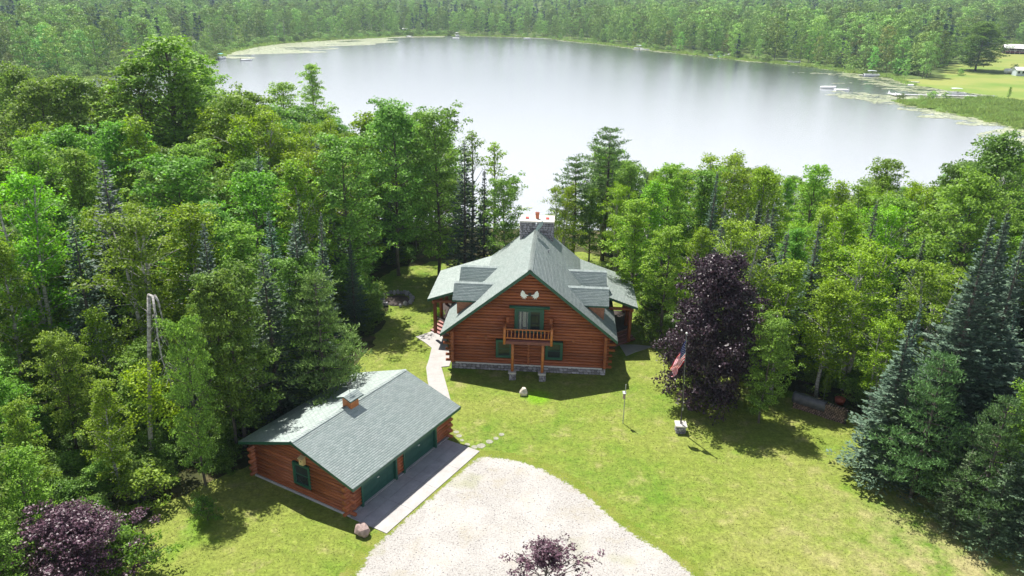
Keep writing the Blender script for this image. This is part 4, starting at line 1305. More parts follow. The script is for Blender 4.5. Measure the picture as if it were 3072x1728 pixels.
PR = {
    'maple0': mk_leafy('maple', 18, 3.9, 0.22, 48, 44, 0.26, 'maple', 'bark', 1, 'round', 0.80, ncl=8),
    'maple1': mk_leafy('maple', 18, 4.3, 0.25, 46, 46, 0.26, 'maple', 'bark', 2, 'round', 0.85, ncl=8, rise=0.8),
    'maple2': mk_leafy('maple', 17, 3.6, 0.12, 50, 42, 0.25, 'maple', 'bark', 3, 'column', 0.75, ncl=8),
    'ash0': mk_leafy('ash', 19, 3.6, 0.30, 38, 38, 0.25, 'ash', 'bark', 4, 'round', 0.70, ncl=7, rise=0.95, gap=0.08),
    'ash1': mk_leafy('ash', 18, 3.2, 0.20, 44, 40, 0.24, 'ash', 'bark', 5, 'column', 0.70, ncl=7, rise=1.0, gap=0.05),
    'oak0': mk_leafy('oak', 18, 5.2, 0.09, 60, 44, 0.30, 'ash', 'bark', 16, 'round', 0.95, ncl=9, rise=0.75),
    'birch0': mk_leafy('birch', 16, 2.7, 0.25, 42, 36, 0.19, 'birch', 'bark_birch', 6, 'round', 0.62, stems=1, droop=0.35, ncl=8, rise=0.9),
    'birch1': mk_leafy('birch', 16, 3.2, 0.28, 48, 36, 0.19, 'birch', 'bark_birch', 7, 'round', 0.62, stems=3, droop=0.35, ncl=7, rise=0.9),
    'birch2': mk_leafy('birch', 15, 2.4, 0.18, 36, 34, 0.20, 'birch', 'bark_birch', 8, 'column', 0.60, droop=0.2, ncl=7, rise=1.0, gap=0.1),
    'aspen0': mk_leafy('aspen', 17, 1.9, 0.35, 26, 22, 0.18, 'birch', 'bark_dead', 9, 'column', 0.50, ncl=5, rise=1.1, gap=0.25),
    'purple0': mk_leafy('purple_maple', 13, 4.9, 0.03, 74, 64, 0.23, 'purple', 'bark', 10, 'wide', 0.85, ncl=11, rise=0.5),
    'purple1': mk_leafy('purple_maple', 7, 3.7, 0.03, 56, 60, 0.17, 'purple', 'bark', 11, 'wide', 0.60, ncl=9, rise=0.8),
    'plum': mk_leafy('purple_plum', 5.0, 1.9, 0.16, 32, 26, 0.12, 'purple', 'bark', 12, 'cone', 0.30, ncl=6, rise=0.9, gap=0.1),
    'spruce0': mk_conifer('spruce', 16, 2.7, 21, dens=15, blade=0.32, bw=0.075),
    'spruce1': mk_conifer('spruce', 17, 3.0, 22, dens=15, spire=0.45, blade=0.34, bw=0.08, ragged_=0.28),
    'spruce2': mk_conifer('spruce', 9, 2.3, 23, dens=16, step=0.27, blade=0.26, bw=0.06),
    'fir0': mk_conifer('fir', 14, 1.75, 24, dens=16, spire=0.50, step=0.26, blade=0.26, bw=0.07, ragged_=0.12),
    'bigspruce': mk_conifer('spruce', 18, 4.2, 25, dens=17, spire=0.62, power=0.75, step=0.30, nb=11, blade=0.34, bw=0.075, ragged_=0.30),
    'pine0': mk_pine('pine', 16, 3.4, 31),
    'pine1': mk_pine('pine', 13, 4.0, 32, base=0.1, nlay=15, dens=1.1),
    'dead0': mk_dead('dead_tree', 12, 41),
    'dead1': mk_dead('dead_tree', 13, 42, 'bark_birch', 18),
    'shrub0': mk_leafy('shrub', 2.4, 1.5, 0.05, 24, 22, 0.15, 'fern', 'bark', 51, 'wide', 0.38, ncl=5, tr=0.04),
    'shrub1': mk_leafy('shrub', 3.0, 1.4, 0.05, 24, 22, 0.17, 'maple', 'bark', 52, 'wide', 0.42, ncl=5, tr=0.04),
}
# lighter builds for the far side of the lake
def mk_far(name, H, Rr, seed, mat='far', n=420, size=0.95, prof='round', base=0.08):
    rg = np.random.default_rng(seed); rn = random.Random(seed)
    cents, rads = [], []
    for i in range(n // 14):
        q = rn.random(); t = base + (1 - base) * q
        pr = math.sin(PI * (0.14 + 0.80 * q)) ** 0.6 if prof == 'round' else (1 - q) ** 0.9 + 0.06
        a = rn.uniform(0, 6.28); r = Rr * pr * rn.uniform(0.35, 0.95)
        cents.append(np.array([math.cos(a) * r, math.sin(a) * r, H * t])); rads.append((1.55 if prof == 'round' else 0.8) * rn.uniform(0.6, 1.2))
    Q = clump_leaves(cents, rads, 24, size * 0.9, rg, up=0.1, rnd=0.25)
    tk = MB(); tk.tube([(0, 0, -1.0), (0.1, 0.1, H * 0.85)], [H * 0.011, 0.05], 5)
    return dict(H=H, crown=np_mesh(name + '_crown', Q.reshape(-1, 3), 4, M[mat]), trunk=tk.mesh(name + '_trunk', M['bark']), R=Rr)
PR.update({
    'far0': mk_far('far', 19, 4.8, 61, n=900, size=0.75), 'far1': mk_far('far', 20, 5.4, 62, n=1100, size=0.75), 'far2': mk_far('far', 16, 4.2, 63, n=800, size=0.75), 'far3': mk_far('far', 18, 3.8, 66, n=700, size=0.75, base=0.15),
    'farc0': mk_far('farc', 19, 3.0, 64, 'far_dark', 800, 0.6, 'cone', 0.05), 'farc1': mk_far('farc', 15, 2.6, 65, 'far_dark', 700, 0.6, 'cone', 0.05),
    'farbush': mk_far('farbush', 4.5, 3.2, 67, 'far', 300, 0.7, 'round', 0.0),
})
print('prototype tris', sum(2 * len(p['crown'].polygons) for p in PR.values() if p['crown']))

KIND = {'maple': ('maple_tree', 'tree'), 'ash': ('ash_tree', 'tree'), 'oak': ('oak_tree', 'tree'), 'birch': ('birch_tree', 'tree'), 'aspen': ('aspen_tree', 'tree'),
        'purple': ('purple_maple_tree', 'tree'), 'plum': ('purple_plum_tree', 'tree'), 'spruce': ('spruce_tree', 'tree'), 'fir': ('fir_tree', 'tree'), 'bigspruce': ('spruce_tree', 'tree'),
        'pine': ('pine_tree', 'tree'), 'dead': ('dead_tree', 'tree'), 'shrub': ('shrub', 'shrub'), 'far': ('leafy_tree', 'tree'), 'farc': ('conifer_tree', 'tree'), 'farbush': ('bush', 'bush')}
placed = []
def plant(proto, x, y, h, label, group=None, wide=1.0, tint=(1, 1, 1), rz=None, lean=(0, 0), rn=random.Random(99), z=None):
    p = PR[proto]; k = h / p['H']
    nm, cat = KIND[proto.rstrip('0123456789')]
    o = bpy.data.objects.new(nm, None); o.empty_display_size = 0.5
    C.objects.link(o)
    o.location = (x, y, tz(x, y) if z is None else z)
    o.rotation_euler = (lean[0], lean[1], rn.uniform(0, 6.28) if rz is None else rz)
    o.scale = (k * wide, k * wide, k)
    tag(o, label, cat, group)
    t = bpy.data.objects.new('trunk', p['trunk']); C.objects.link(t); t.parent = o
    if p['crown']:
        c = bpy.data.objects.new('crown', p['crown']); C.objects.link(c); c.parent = o
        c.color = (*tint, 1)
    placed.append((x, y, p['R'] * k * wide, nm))
    return o

def by_top(px, py, h):
    """ground spot of a tree of height h whose tip is seen at (px, py)"""
    z = 0.0
    for _ in range(4):
        q = at(px, py, z + h); z = tz(q[0], q[1])
    return q[0], q[1]

YEL = (1.08, 1.10, 0.85); DRK = (0.75, 0.80, 0.85); BLU = (0.98, 1.02, 1.08)
HEROES = [
 # proto, tip x, tip y (photo), height, width, tint, label
 ('ash1', 485, 128, 23, 1.35, (0.95, 1, 0.95), 'tall leafy tree at the right shoulder of the tallest open tree'),
 ('ash0', 330, 135, 23, 1.3, (0.95, 1, 0.95), 'tall open tree at the left shoulder of the tallest open tree'),
 ('ash0', 405, 78, 25.5, 1.6, (0.95, 1, 1), 'tallest open crowned tree at left, its top against the far shore'),
 ('maple1', 40, 168, 21, 1.0, (1, 1, 1), 'big leafy tree at the left picture edge with its top under the far woods'),
 ('maple0', 165, 178, 21, 1.05, (1.05, 1, 1), 'full round green tree, second tall top from the left edge'),
 ('maple1', 285, 205, 19.5, 1.0, (1.15, 1.05, 0.8), 'yellowish green tree between the left edge trees and the tallest one'),
 ('birch0', 512, 158, 20, 1.25, YEL, 'bright yellow green tree with its tip touching the left end of the lake'),
 ('ash1', 455, 185, 21, 1.2, (1.0, 1.0, 0.9), 'leafy tree between the tallest open tree and the bright lakeside one'),
 ('maple2', 580, 225, 20, 1.0, (1.05, 1.0, 0.9), 'green tree right below the left end of the lake'),
 ('maple0', 90, 185, 21, 1.1, (1, 1, 0.95), 'broad green crown between the left edge tree and the second tall one'),
 ('ash1', 640, 232, 19, 1.1, (1, 1, 1), 'green tree just right of the bright yellow green one at the lake'),
 ('ash0', 700, 168, 21, 1.15, (1.1, 1.05, 1), 'tall twin topped green tree rising into the left part of the lake'),
 ('ash1', 782, 160, 21, 1.1, (1.1, 1.05, 1), 'right hand of the twin tall tops rising into the lake'),
 ('maple2', 862, 330, 18, 1.0, (0.95, 1, 1), 'dark leafy tree right below the twin tall tops'),
 ('birch2', 912, 282, 18, 1.3, YEL, 'light green aspen like tree left of the many tipped tall tree'),
 ('maple0', 985, 240, 20, 0.95, (0.9, 1, 1.05), 'tall many tipped dark green tree in front of the open lake'),
 ('maple2', 1095, 268, 19, 0.9, (0.95, 1, 1), 'leafy tree with a thin finger top left of the spruce pair'),
 ('aspen0', 1188, 308, 18, 1.0, DRK, 'narrow ragged tree whose tip stands highest beside the spruce'),
 ('spruce0', 1168, 350, 16.5, 0.95, DRK, 'dark blue green spruce with a pointed tip at the left lake gap'),
 ('aspen0', 1245, 338, 17, 1.1, YEL, 'thin see through yellow leaved tree at the left side of the lake gap'),
 ('fir0', 1218, 420, 14, 1.1, DRK, 'short narrow fir in front of the see through tree'),
 ('maple2', 1270, 440, 13.5, 0.8, (1, 1, 1), 'last leafy tree on the left of the lake gap by the chimney'),
 ('birch1', 640, 262, 19, 1.15, YEL, 'broad yellow green birch with white stems below the twin tops'),
 ('birch0', 530, 245, 19, 1.2, YEL, 'tall yellow green birch left of the broad white stemmed one'),
 ('birch1', 770, 360, 16.5, 1.0, YEL, 'yellow green birch in front of the dark leafy tree'),
 ('birch0', 470, 488, 15.5, 1.35, YEL, 'drooping bright yellow green birch in the middle of the left woods'),
 ('birch2', 330, 640, 11, 1.1, YEL, 'small yellow leaved tree below the drooping birch'),
 ('ash1', 600, 560, 14, 1.1, (1, 1, 1), 'green tree right of the drooping yellow birch'),
 ('pine1', 790, 690, 11.5, 1.0, (1.35, 1.2, 0.95), 'light green soft needled pine behind the garage roof'),
 ('spruce0', 740, 560, 14.5, 1.2, (0.8, 0.9, 0.9), 'dark spruce behind the light green pine'),
 ('spruce1', 880, 600, -66, 1.0, (0.8, 0.9, 0.9), 'dark spruce at the edge of the lawn left of the house'),
 ('maple2', 1040, 420, -90, 0.9, (0.9, 1, 1), 'leafy tree in the dark wood edge behind the left lawn'),
 ('spruce0', 980, 480, -85, 1.1, (0.7, 0.8, 0.85), 'dark spruce standing over the bright lawn patch left of the house'),
 ('maple2', 60, 560, 13, 1.0, (1.05, 1, 0.9), 'mid height green tree at the left edge above the dead grey limbs'),
 ('maple0', 130, 830, 9.5, 0.95, (1.2, 1.1, 0.85), 'bright green low tree at the left edge above the purple maple'),
 ('ash1', 30, 1010, 8, 1.0, (1.15, 1.05, 0.9), 'small bright tree at the left edge half way down'),
 ('birch2', 240, 770, 9, 1.2, YEL, 'low yellow green sapling left of the broken birch'),
 ('birch2', 590, 880, 6.5, 1.3, YEL, 'small bright sapling left behind the garage'),
 # right side
 ('pine0', 1535, 322, 16, 1.25, (1.15, 1.15, 1.1), 'tall white pine with upswept tufted top right of the lake gap'),
 ('pine0', 1452, 395, 13.5, 1.25, (1.1, 1.1, 1.0), 'shorter pine leaning out left of the tall white pine'),
 ('birch1', 1420, 455, 12.5, 0.8, YEL, 'yellow green tree at the right side of the lake gap by the chimney'),
 ('ash1', 1490, 470, -84, 1.0, (1.1, 1.1, 0.9), 'fresh green tree below the two pines right of the chimney'),
 ('birch1', 1560, 455, -80, 0.9, YEL, 'yellow green tree in front of the tall white pine'),
 ('maple2', 1140, 440, -90, 1.0, (1.1, 1.05, 0.9), 'green leafy tree filling the wood between finger top and spruce'),
 ('ash1', 1218, 500, -86, 0.9, (1.1, 1.05, 0.9), 'low green tree under the see through tree by the lake gap'),
 ('maple2', 1590, 405, 13, 0.9, (1, 1, 1), 'green tree right behind the tall white pine'),
 ('ash0', 1690, 402, 14.5, 1.1, (1.1, 1.05, 0.95), 'round topped green tree between white pine and yellow birches'),
 ('fir0', 1630, 432, 12.5, 0.75, DRK, 'thin dark fir spike among the bright trees right of the white pine'),
 ('birch1', 1828, 374, 15, 1.3, YEL, 'broadest yellow green birch with the highest top in the right woods'),
 ('birch0', 1930, 402, 14.5, 1.15, YEL, 'yellow green birch right of the broadest one'),
 ('ash0', 2058, 408, 14.5, 1.0, (1.1, 1.1, 1), 'loose feathery green tree in front of the lake at the right'),
 ('birch2', 2130, 455, 13.5, 1.1, YEL, 'thin see through birch left of the tree with two fingers'),
 ('ash0', 2232, 392, 15, 1.05, (1, 1, 0.95), 'tree with two finger tops in the right woods in front of the lake'),
 ('birch1', 2330, 450, 14, 1.1, YEL, 'yellow green birch between the two finger tree and the dark right edge trees'),
 ('maple2', 2420, 400, 16, 0.85, DRK, 'dark upright tree left of the tall right edge tree'),
 ('maple1', 2530, 335, 18.5, 1.0, DRK, 'tall dark tree with upright finger shoots at the right picture edge'),
 ('maple1', 2480, 440, 17, 1.0, (1.1, 1.1, 0.9), 'big fresh green maple below the dark finger tree at right'),
 ('ash1', 1600, 500, 12.5, 1.25, (1.2, 1.15, 0.9), 'bright green tree leaning over the right side of the house roof'),
 ('ash0', 1690, 560, 11.5, 1.2, (1.15, 1.1, 0.9), 'bright green tree between the house and the purple maple'),
 ('fir0', 1825, 515, 14, 1.0, BLU, 'blue green fir spire directly above the purple maple'),
 ('fir0', 1884, 522, 13.5, 1.0, BLU, 'second blue green fir spire from the purple maple'),
 ('spruce1', 1950, 508, 14.5, 0.95, BLU, 'tallest blue green spire of the group above the purple maple'),
 ('fir0', 1982, 578, 13, 1.3, BLU, 'wide shorter blue green fir right of the spires above the purple maple'),
 ('fir0', 2066, 548, 14, 1.1, DRK, 'single green fir spire midway across the right woods'),
 ('fir0', 2208, 500, 15, 0.9, DRK, 'thin dark spire right of the midway fir'),
 ('birch1', 2190, 600, 13, 1.3, YEL, 'wide yellow green birch left of the giant spruces'),
 ('birch0', 2110, 690, -54, 1.4, YEL, 'yellow green birch with fallen grey limbs left of the giant spruces'),
 ('birch1', 2240, 790, -51, 1.1, YEL, 'low yellow green birch at the foot of the giant spruces'),
 ('maple2', 1950, 790, 9, 0.9, (1.1, 1.1, 1), 'small green tree right beside the purple maple'),
 ('birch2', 2085, 935, -53.5, 1.0, YEL, 'bright little sapling hanging over the firewood stack'),
]
for pr_, px, py, h, wd, tint, lab in HEROES:
    if h < 0:                                          # given by its distance instead
        y = -h; h = height_at(px, py, y); d = ray(px, py); x = d[0] / d[1] * y
    else: x, y = by_top(px, py, h)
    plant(pr_, x, y, h, lab, wide=wd, tint=tint)
# trees whose foot can be seen on the lawn
def foot(pr_, fx, fy, top_px, lab, wide=1.0, tint=(1, 1, 1), **kw):
    q = at(fx, fy, 0); h = height_at(*top_px, q[1])
    return plant(pr_, q[0], q[1], h, lab, wide=wide, tint=tint, **kw)
foot('purple0', 1768, 1012, (1785, 632), 'big round purple maple at the lawn edge behind the flagpole', 0.80, (1, 1, 1))
foot('purple1', 215, 1490, (235, 1300), 'low spreading purple maple in the lower left corner', 1.2, (2.1, 1.95, 2.0))
q = at(1372, 1345, 4.6)
plant('plum', q[0], q[1], 4.3, 'young purple plum poking up from the bottom edge over the gravel', wide=1.6, tint=(2.0, 1.8, 1.8), z=0)
foot('bigspruce', 2335, 1195, (2325, 538), 'giant blue green spruce with the left tip at the right lawn edge', 0.9, BLU)
foot('bigspruce', 2375, 1160, (2362, 525), 'giant blue green spruce with the tallest tip at the right lawn edge', 0.8, BLU)
foot('spruce1', 2430, 1150, (2395, 560), 'spruce with a thin tip at the right shoulder of the giant pair', 0.9, BLU)
foot('spruce1', 2515, 1230, (2487, 680), 'blue green spruce between the giant pair and the right edge', 1.15, BLU)
foot('spruce2', 2400, 1265, (2420, 1040), 'small double tipped spruce in front of the tall ones near the lower right', 0.8, BLU)
foot('bigspruce', 2560, 1385, (2560, 960), 'broad spruce in the lower right corner', 0.95, (1.15, 1.2, 1.1))
foot('spruce1', 2205, 1195, (2215, 800), 'leftmost tall spruce whose boughs reach out over the lawn', 1.35, BLU)
foot('pine1', 2290, 1250, (2290, 890), 'soft needled pine in front of the giant spruces', 0.95, (0.8, 0.85, 0.85))
foot('pine1', 2445, 1335, (2440, 1000), 'soft needled pine behind the double tipped spruce', 0.95, (0.75, 0.8, 0.8))
foot('ash1', 2500, 1300, (2520, 965), 'bright leafy tree wedged between the spruces at the lower right', 0.9, (1.1, 1.05, 0.85))
foot('spruce2', 2230, 1215, (2190, 930), 'low bushy spruce with boughs reaching onto the lawn', 1.25, (1.2, 1.2, 1.1))
foot('spruce2', 2395, 1330, (2380, 1130), 'young spruce by the dry grass at lower right', 1.1, (1.3, 1.25, 1.0))
foot('spruce2', 2480, 1380, (2500, 1160), 'young spruce second from the lower right corner', 1.1, (1.2, 1.2, 1.0))
foot('pine1', 2300, 1240, (2285, 1060), 'small soft pine at the foot of the giant spruces', 0.8, (1.1, 1.1, 1.0))
foot('shrub1', 370, 1275, (365, 1185), 'bright round bush at the lawn edge behind the purple maple', 1.3, (1.4, 1.3, 0.9))
foot('shrub0', 520, 1310, (515, 1250), 'small fern like clump on the lawn left of the garage', 0.8, (0.8, 0.9, 0.8))
foot('shrub0', 335, 1450, (360, 1345), 'green bush growing against the lower left purple maple', 1.0, (1.2, 1.1, 0.9))
foot('shrub0', 1100, 812, (1098, 775), 'yellow green bush at the left porch steps', 0.8, (1.7, 1.5, 0.7))
foot('shrub0', 1632, 860, (1632, 790), 'green bush beside the right porch steps', 1.0, (1.2, 1.1, 0.9))

for pr_, x, y, h, wd, tint, lab in (('maple2', *gw(2.6, 7.6, 0)[:2], 13.5, 1.0, (0.8, 0.85, 0.85), 'dark leafy tree directly behind the near half of the garage'),
        ('spruce0', *gw(5.8, 7.4, 0)[:2], 13.5, 1.2, (0.85, 0.9, 0.85), 'dark spruce directly behind the middle of the garage'),
        ('maple2', *gw(9.0, 7.8, 0)[:2], 12.5, 0.9, (0.8, 0.9, 0.85), 'dark leafy tree behind the far half of the garage'),
        ('maple0', -18.9, 45.0, 13.5, 0.75, (1, 1, 0.9), 'green tree right of the broken white birch, shading the lawn'),
        ('maple2', -19.6, 41.2, 12.0, 0.62, (1, 1, 0.9), 'slim leafy tree at the left rear corner of the garage casting dappled shade'),
        ('birch2', -24.6, 40.2, 8.0, 1.2, YEL, 'low yellow green birch in front of the broken white birch')):
    plant(pr_, x, y, h, lab, wide=wd, tint=tint)

# the broken birch: white trunk snapped near the top, its head hanging down
bx, by_ = at(380, 1168)[:2]
bb_ = empty('broken_birch', (bx, by_, 0), 0, 'white birch with snapped trunk, its bare top hanging down', 'tree')
zt = height_at(378, 745, by_)
def wp(px, py, dy=0.0):
    d = ray(px, py); y = by_ + dy
    p = np.array([0, 0, CAM_H]) + d * (y / d[1]); return (p[0] - bx, p[1] - by_, p[2])
t = MB(); t.tube([(0, 0, -0.3), wp(377, 1060), wp(376, 940), wp(375, 820), wp(374, 745)], [0.17, 0.16, 0.14, 0.13, 0.11], 8); t.build('trunk', M['bark_birch'], bb_, True)
t = MB()
t.tube([wp(374, 742), wp(384, 745, -0.3), wp(391, 790, -0.8), wp(398, 850, -1.1), wp(408, 905, -1.2), wp(425, 950, -1.3), wp(436, 985, -1.3)], [0.10, 0.085, 0.07, 0.06, 0.045, 0.03, 0.012], 6)
t.tube([wp(388, 742, -0.2), wp(398, 758, -0.2), wp(406, 790, -0.1), wp(412, 815, 0)], [0.09, 0.07, 0.05, 0.02], 5)
rn_ = random.Random(5)
for q in range(26):
    a = rn_.uniform(0.1, 0.95); px = 386 + 46 * a; py = 760 + 215 * a
    t.tube([wp(px, py, -1.0), wp(px + rn_.uniform(-26, 30), py + rn_.uniform(15, 60), -1.0 + rn_.uniform(-0.8, 0.8))], [0.022, 0.006], 3, False)
t.build('hanging_top', M['bark_birch'], bb_, True)
rg_ = np.random.default_rng(6)
cs = [np.array(wp(x, y, d_)) for x, y, d_ in ((372, 925, -.4), (352, 960, -.6), (395, 1010, -.5), (352, 1045, -.4), (405, 1045, -.6), (440, 1050, -.8), (380, 1000, -.3), (365, 985, .5), (425, 1020, -.4), (460, 1065, -.9), (340, 940, 0), (410, 970, .6))]
Q = clump_leaves(cs * 3, [1.0] * 36, 60, 0.2, rg_, droop=0.3)
o = link('crown', np_mesh('broken_crown', Q.reshape(-1, 3), 4, M['birch']), bb_); o.color = (1.2, 1.1, 0.75, 1)
placed.append((bx, by_, 1.5, 'birch'))

# filling in the woods, row behind row
def clearing(x, y):
    """true where no tree may stand: lawn, buildings, lake"""
    pts = [(-40, -15), (-26, 20), (-22.5, 34), (-24.5, 39.5), (-19.5, 44), (-19, 50), (-15.5, 56), (-14.5, 64), (-14, 72), (-17, 78), (-15, 84), (-10, 88),
           (-8.5, 112), (13, 112), (10.5, 88), (12, 74), (13.5, 66), (14.5, 58), (17.5, 54), (23, 52.2), (26.5, 48), (28, 42), (32, 36.5), (42, 30), (60, 10), (60, -15)]
    return bool(in_poly(np.array([x]), np.array([y]), pts)[0])
LM = [((405, 130), 'the tallest open tree'), ((165, 240), 'the second tall left tree'), ((30, 240), 'the left edge tree'), ((290, 270), 'the yellowish left tree'), ((512, 220), 'the bright lakeside tree'), ((640, 330), 'the white stemmed birch'),
      ((700, 230), 'the left twin top'), ((782, 230), 'the right twin top'), ((870, 400), 'the dark tree under the twins'), ((985, 320), 'the many tipped tree'), ((1100, 340), 'the finger topped tree'), ((1170, 440), 'the lake gap spruce'),
      ((480, 580), 'the drooping yellow birch'), ((378, 900), 'the broken birch'), ((800, 790), 'the light green pine'), ((620, 640), 'the mid woods green tree'), ((60, 640), 'the dead grey limbs'), ((130, 900), 'the bright low left tree'),
      ((215, 1340), 'the lower left purple maple'), ((900, 1000), 'the garage ridge'), ((960, 600), 'the bright lawn patch'), ((1535, 400), 'the tall white pine'), ((1440, 480), 'the leaning pine'), ((1350, 560), 'the house chimney'),
      ((1690, 460), 'the round topped tree'), ((1830, 450), 'the broadest birch'), ((1930, 470), 'the second yellow birch'), ((2058, 470), 'the feathery tree'), ((2232, 460), 'the two finger tree'), ((2330, 520), 'the last yellow birch'),
      ((2530, 420), 'the tall right edge tree'), ((1620, 600), 'the tree over the house'), ((1770, 780), 'the big purple maple'), ((1884, 580), 'the second blue spire'), ((1985, 640), 'the wide blue fir'), ((2066, 620), 'the midway fir spire'),
      ((2208, 570), 'the thin dark spire'), ((2190, 680), 'the wide yellow birch'), ((2340, 640), 'the giant spruce tips'), ((2350, 950), 'the giant spruces'), ((2490, 760), 'the right blue spruce'), ((2420, 1120), 'the double tipped spruce'),
      ((2540, 1080), 'the lower right spruce'), ((2050, 1040), 'the firewood stack')]
DIRS = ['right of', 'upper right of', 'directly above', 'upper left of', 'left of', 'lower left of', 'directly below', 'lower right of']
seen_lab = {}
def where(px, py):
    b_ = min(LM, key=lambda m_: (m_[0][0] - px) ** 2 + 1.6 * (m_[0][1] - py) ** 2)
    dx, dy = px - b_[0][0], b_[0][1] - py
    return DIRS[int(round(math.atan2(dy, dx) / (PI / 4))) % 8] + ' ' + b_[1]
rf = random.Random(2024)
spots = []
cand = []
for _ in range(9000):
    side = rf.random()
    if side < 0.62: x, y = rf.uniform(-118, -8), rf.uniform(24, 160)
    else: x, y = rf.uniform(10, 100), rf.uniform(28, 125)
    if abs(x) > 0.74 * y + 9: continue
    cand.append((x, y))
ca_ = np.array(cand); dl = lake_dist(ca_[:, 0], ca_[:, 1])
def allowed_top(x, y, h):
    """keep fillers below the skyline of the named trees (so that the lake stays open where it is open)"""
    return True
SKY = [(0, 168), (165, 178), (290, 205), (400, 110), (505, 150), (560, 215), (640, 262), (700, 190), (800, 190), (860, 320), (920, 300), (985, 260), (1095, 285), (1170, 345), (1250, 360), (1290, 470),
       (1380, 480), (1440, 410), (1530, 345), (1600, 420), (1690, 420), (1830, 395), (1960, 420), (2060, 440), (2150, 480), (2235, 420), (2330, 460), (2420, 420), (2530, 360), (2700, 360)]
sky_x = np.array([s_[0] for s_ in SKY], float); sky_y = np.array([s_[1] for s_ in SKY], float)
def project(x, y, z):
    px, py, pz = x, y, z - CAM_H
    d = py * _c - pz * _s; u = py * _s + pz * _c
    X, Y = px / d * F_PX, -u / d * F_PX
    return ((1536 + X * _cr - Y * _sr) / K, (864 + X * _sr + Y * _cr) / K)
n_fill = 0
for (x, y), d in zip(cand, dl):
    if d < 2.5 or clearing(x, y): continue
    if -27 < x < -18.5 and 34 < y < 46: continue
    near_lim = 2.9 if y > 60 else 2.6
    if any((x - a) ** 2 + (y - b_) ** 2 < (near_lim + 0.22 * r_) ** 2 for a, b_, r_, _n in placed): continue
    left = x < 0
    gz = tz(x, y)
    q = rf.random()
    if left:
        pr_ = rf.choice(['maple0', 'maple1', 'maple2', 'ash0', 'ash1', 'maple0']) if q < 0.58 else rf.choice(['birch0', 'birch1', 'birch2']) if q < 0.80 else rf.choice(['spruce0', 'spruce1', 'fir0']) if q < 0.94 else 'aspen0' if q < 0.97 else 'dead0'
    else:
        pr_ = rf.choice(['birch0', 'birch1', 'birch2', 'birch1']) if q < 0.45 else rf.choice(['maple0', 'maple2', 'ash0', 'ash1']) if q < 0.76 else rf.choice(['fir0', 'spruce1', 'spruce0', 'bigspruce']) if q < 0.96 else 'dead1'
    if not left and x > 26 and y < 66: pr_ = rf.choice(['spruce1', 'bigspruce', 'spruce0', 'maple2', 'birch1'])
    if left and x > -24 and 44 < y < 84 and q < 0.22: pr_ = rf.choice(['spruce0', 'spruce1'])
    h = rf.uniform(12.5, 18.5) if left else rf.uniform(11, 15.5)
    if y < 48 and left: h = rf.uniform(7, 11)
    if not left and y < 50: h = rf.uniform(9, 14)
    # lower the tree until its tip sits under the measured skyline
    for _ in range(12):
        sx_, sy_ = project(x, y, gz + h)
        if sy_ > np.interp(sx_, sky_x, sky_y) + 6: break
        h -= 1.0
    if h < 5.5: continue
    tint = (rf.uniform(0.80, 1.10), rf.uniform(0.92, 1.15), rf.uniform(0.75, 1.1))
    if pr_[:6] in ('spruce', 'bigspr') or pr_[:3] == 'fir': tint = (rf.uniform(0.75, 1.05), rf.uniform(0.85, 1.1), rf.uniform(0.85, 1.2))
    k_ = pr_.rstrip('0123456789')
    desc = {'maple': 'broad green tree', 'ash': 'leafy tree', 'birch': 'yellow green birch', 'spruce': 'dark spruce', 'fir': 'narrow fir', 'aspen': 'thin sparse tree', 'dead': 'bare grey dead tree', 'bigspruce': 'wide dark spruce'}[k_]
    zone_ = ('in the left woods ' + ('by the lake shore' if y > 92 else 'beyond the garage' if y > 58 else 'at the left picture edge')) if left else ('in the right woods ' + ('by the lake shore' if y > 84 else 'behind the lawn' if y > 60 else 'beside the lawn'))
    sp_ = project(x, y, gz + 0.7 * h)
    adj = 'tall' if h > (15.5 if left else 13.5) else 'low' if h < 10.5 else 'middling'
    lab_ = f'{adj} {desc} {where(*sp_)}'
    if lab_ in seen_lab:
        q0 = seen_lab[lab_]; lab_ = lab_ if len(lab_.split()) > 12 else lab_ + ' and ' + ('nearer the lake' if y > q0 else 'nearer the yard')
    seen_lab.setdefault(lab_, y)
    plant(pr_, x, y, h, lab_, group=f'{desc}s {zone_}'.replace('birchs', 'birches'), wide=rf.uniform(0.95, 1.3) if pr_[:3] in ('map', 'ash', 'bir') else rf.uniform(0.85, 1.1), tint=tint, rn=rf, lean=(rf.uniform(-0.04, 0.04), rf.uniform(-0.04, 0.04)), z=gz)
    n_fill += 1
print('fillers', n_fill, 'all near', len(placed))
n_near_trees = len(placed)

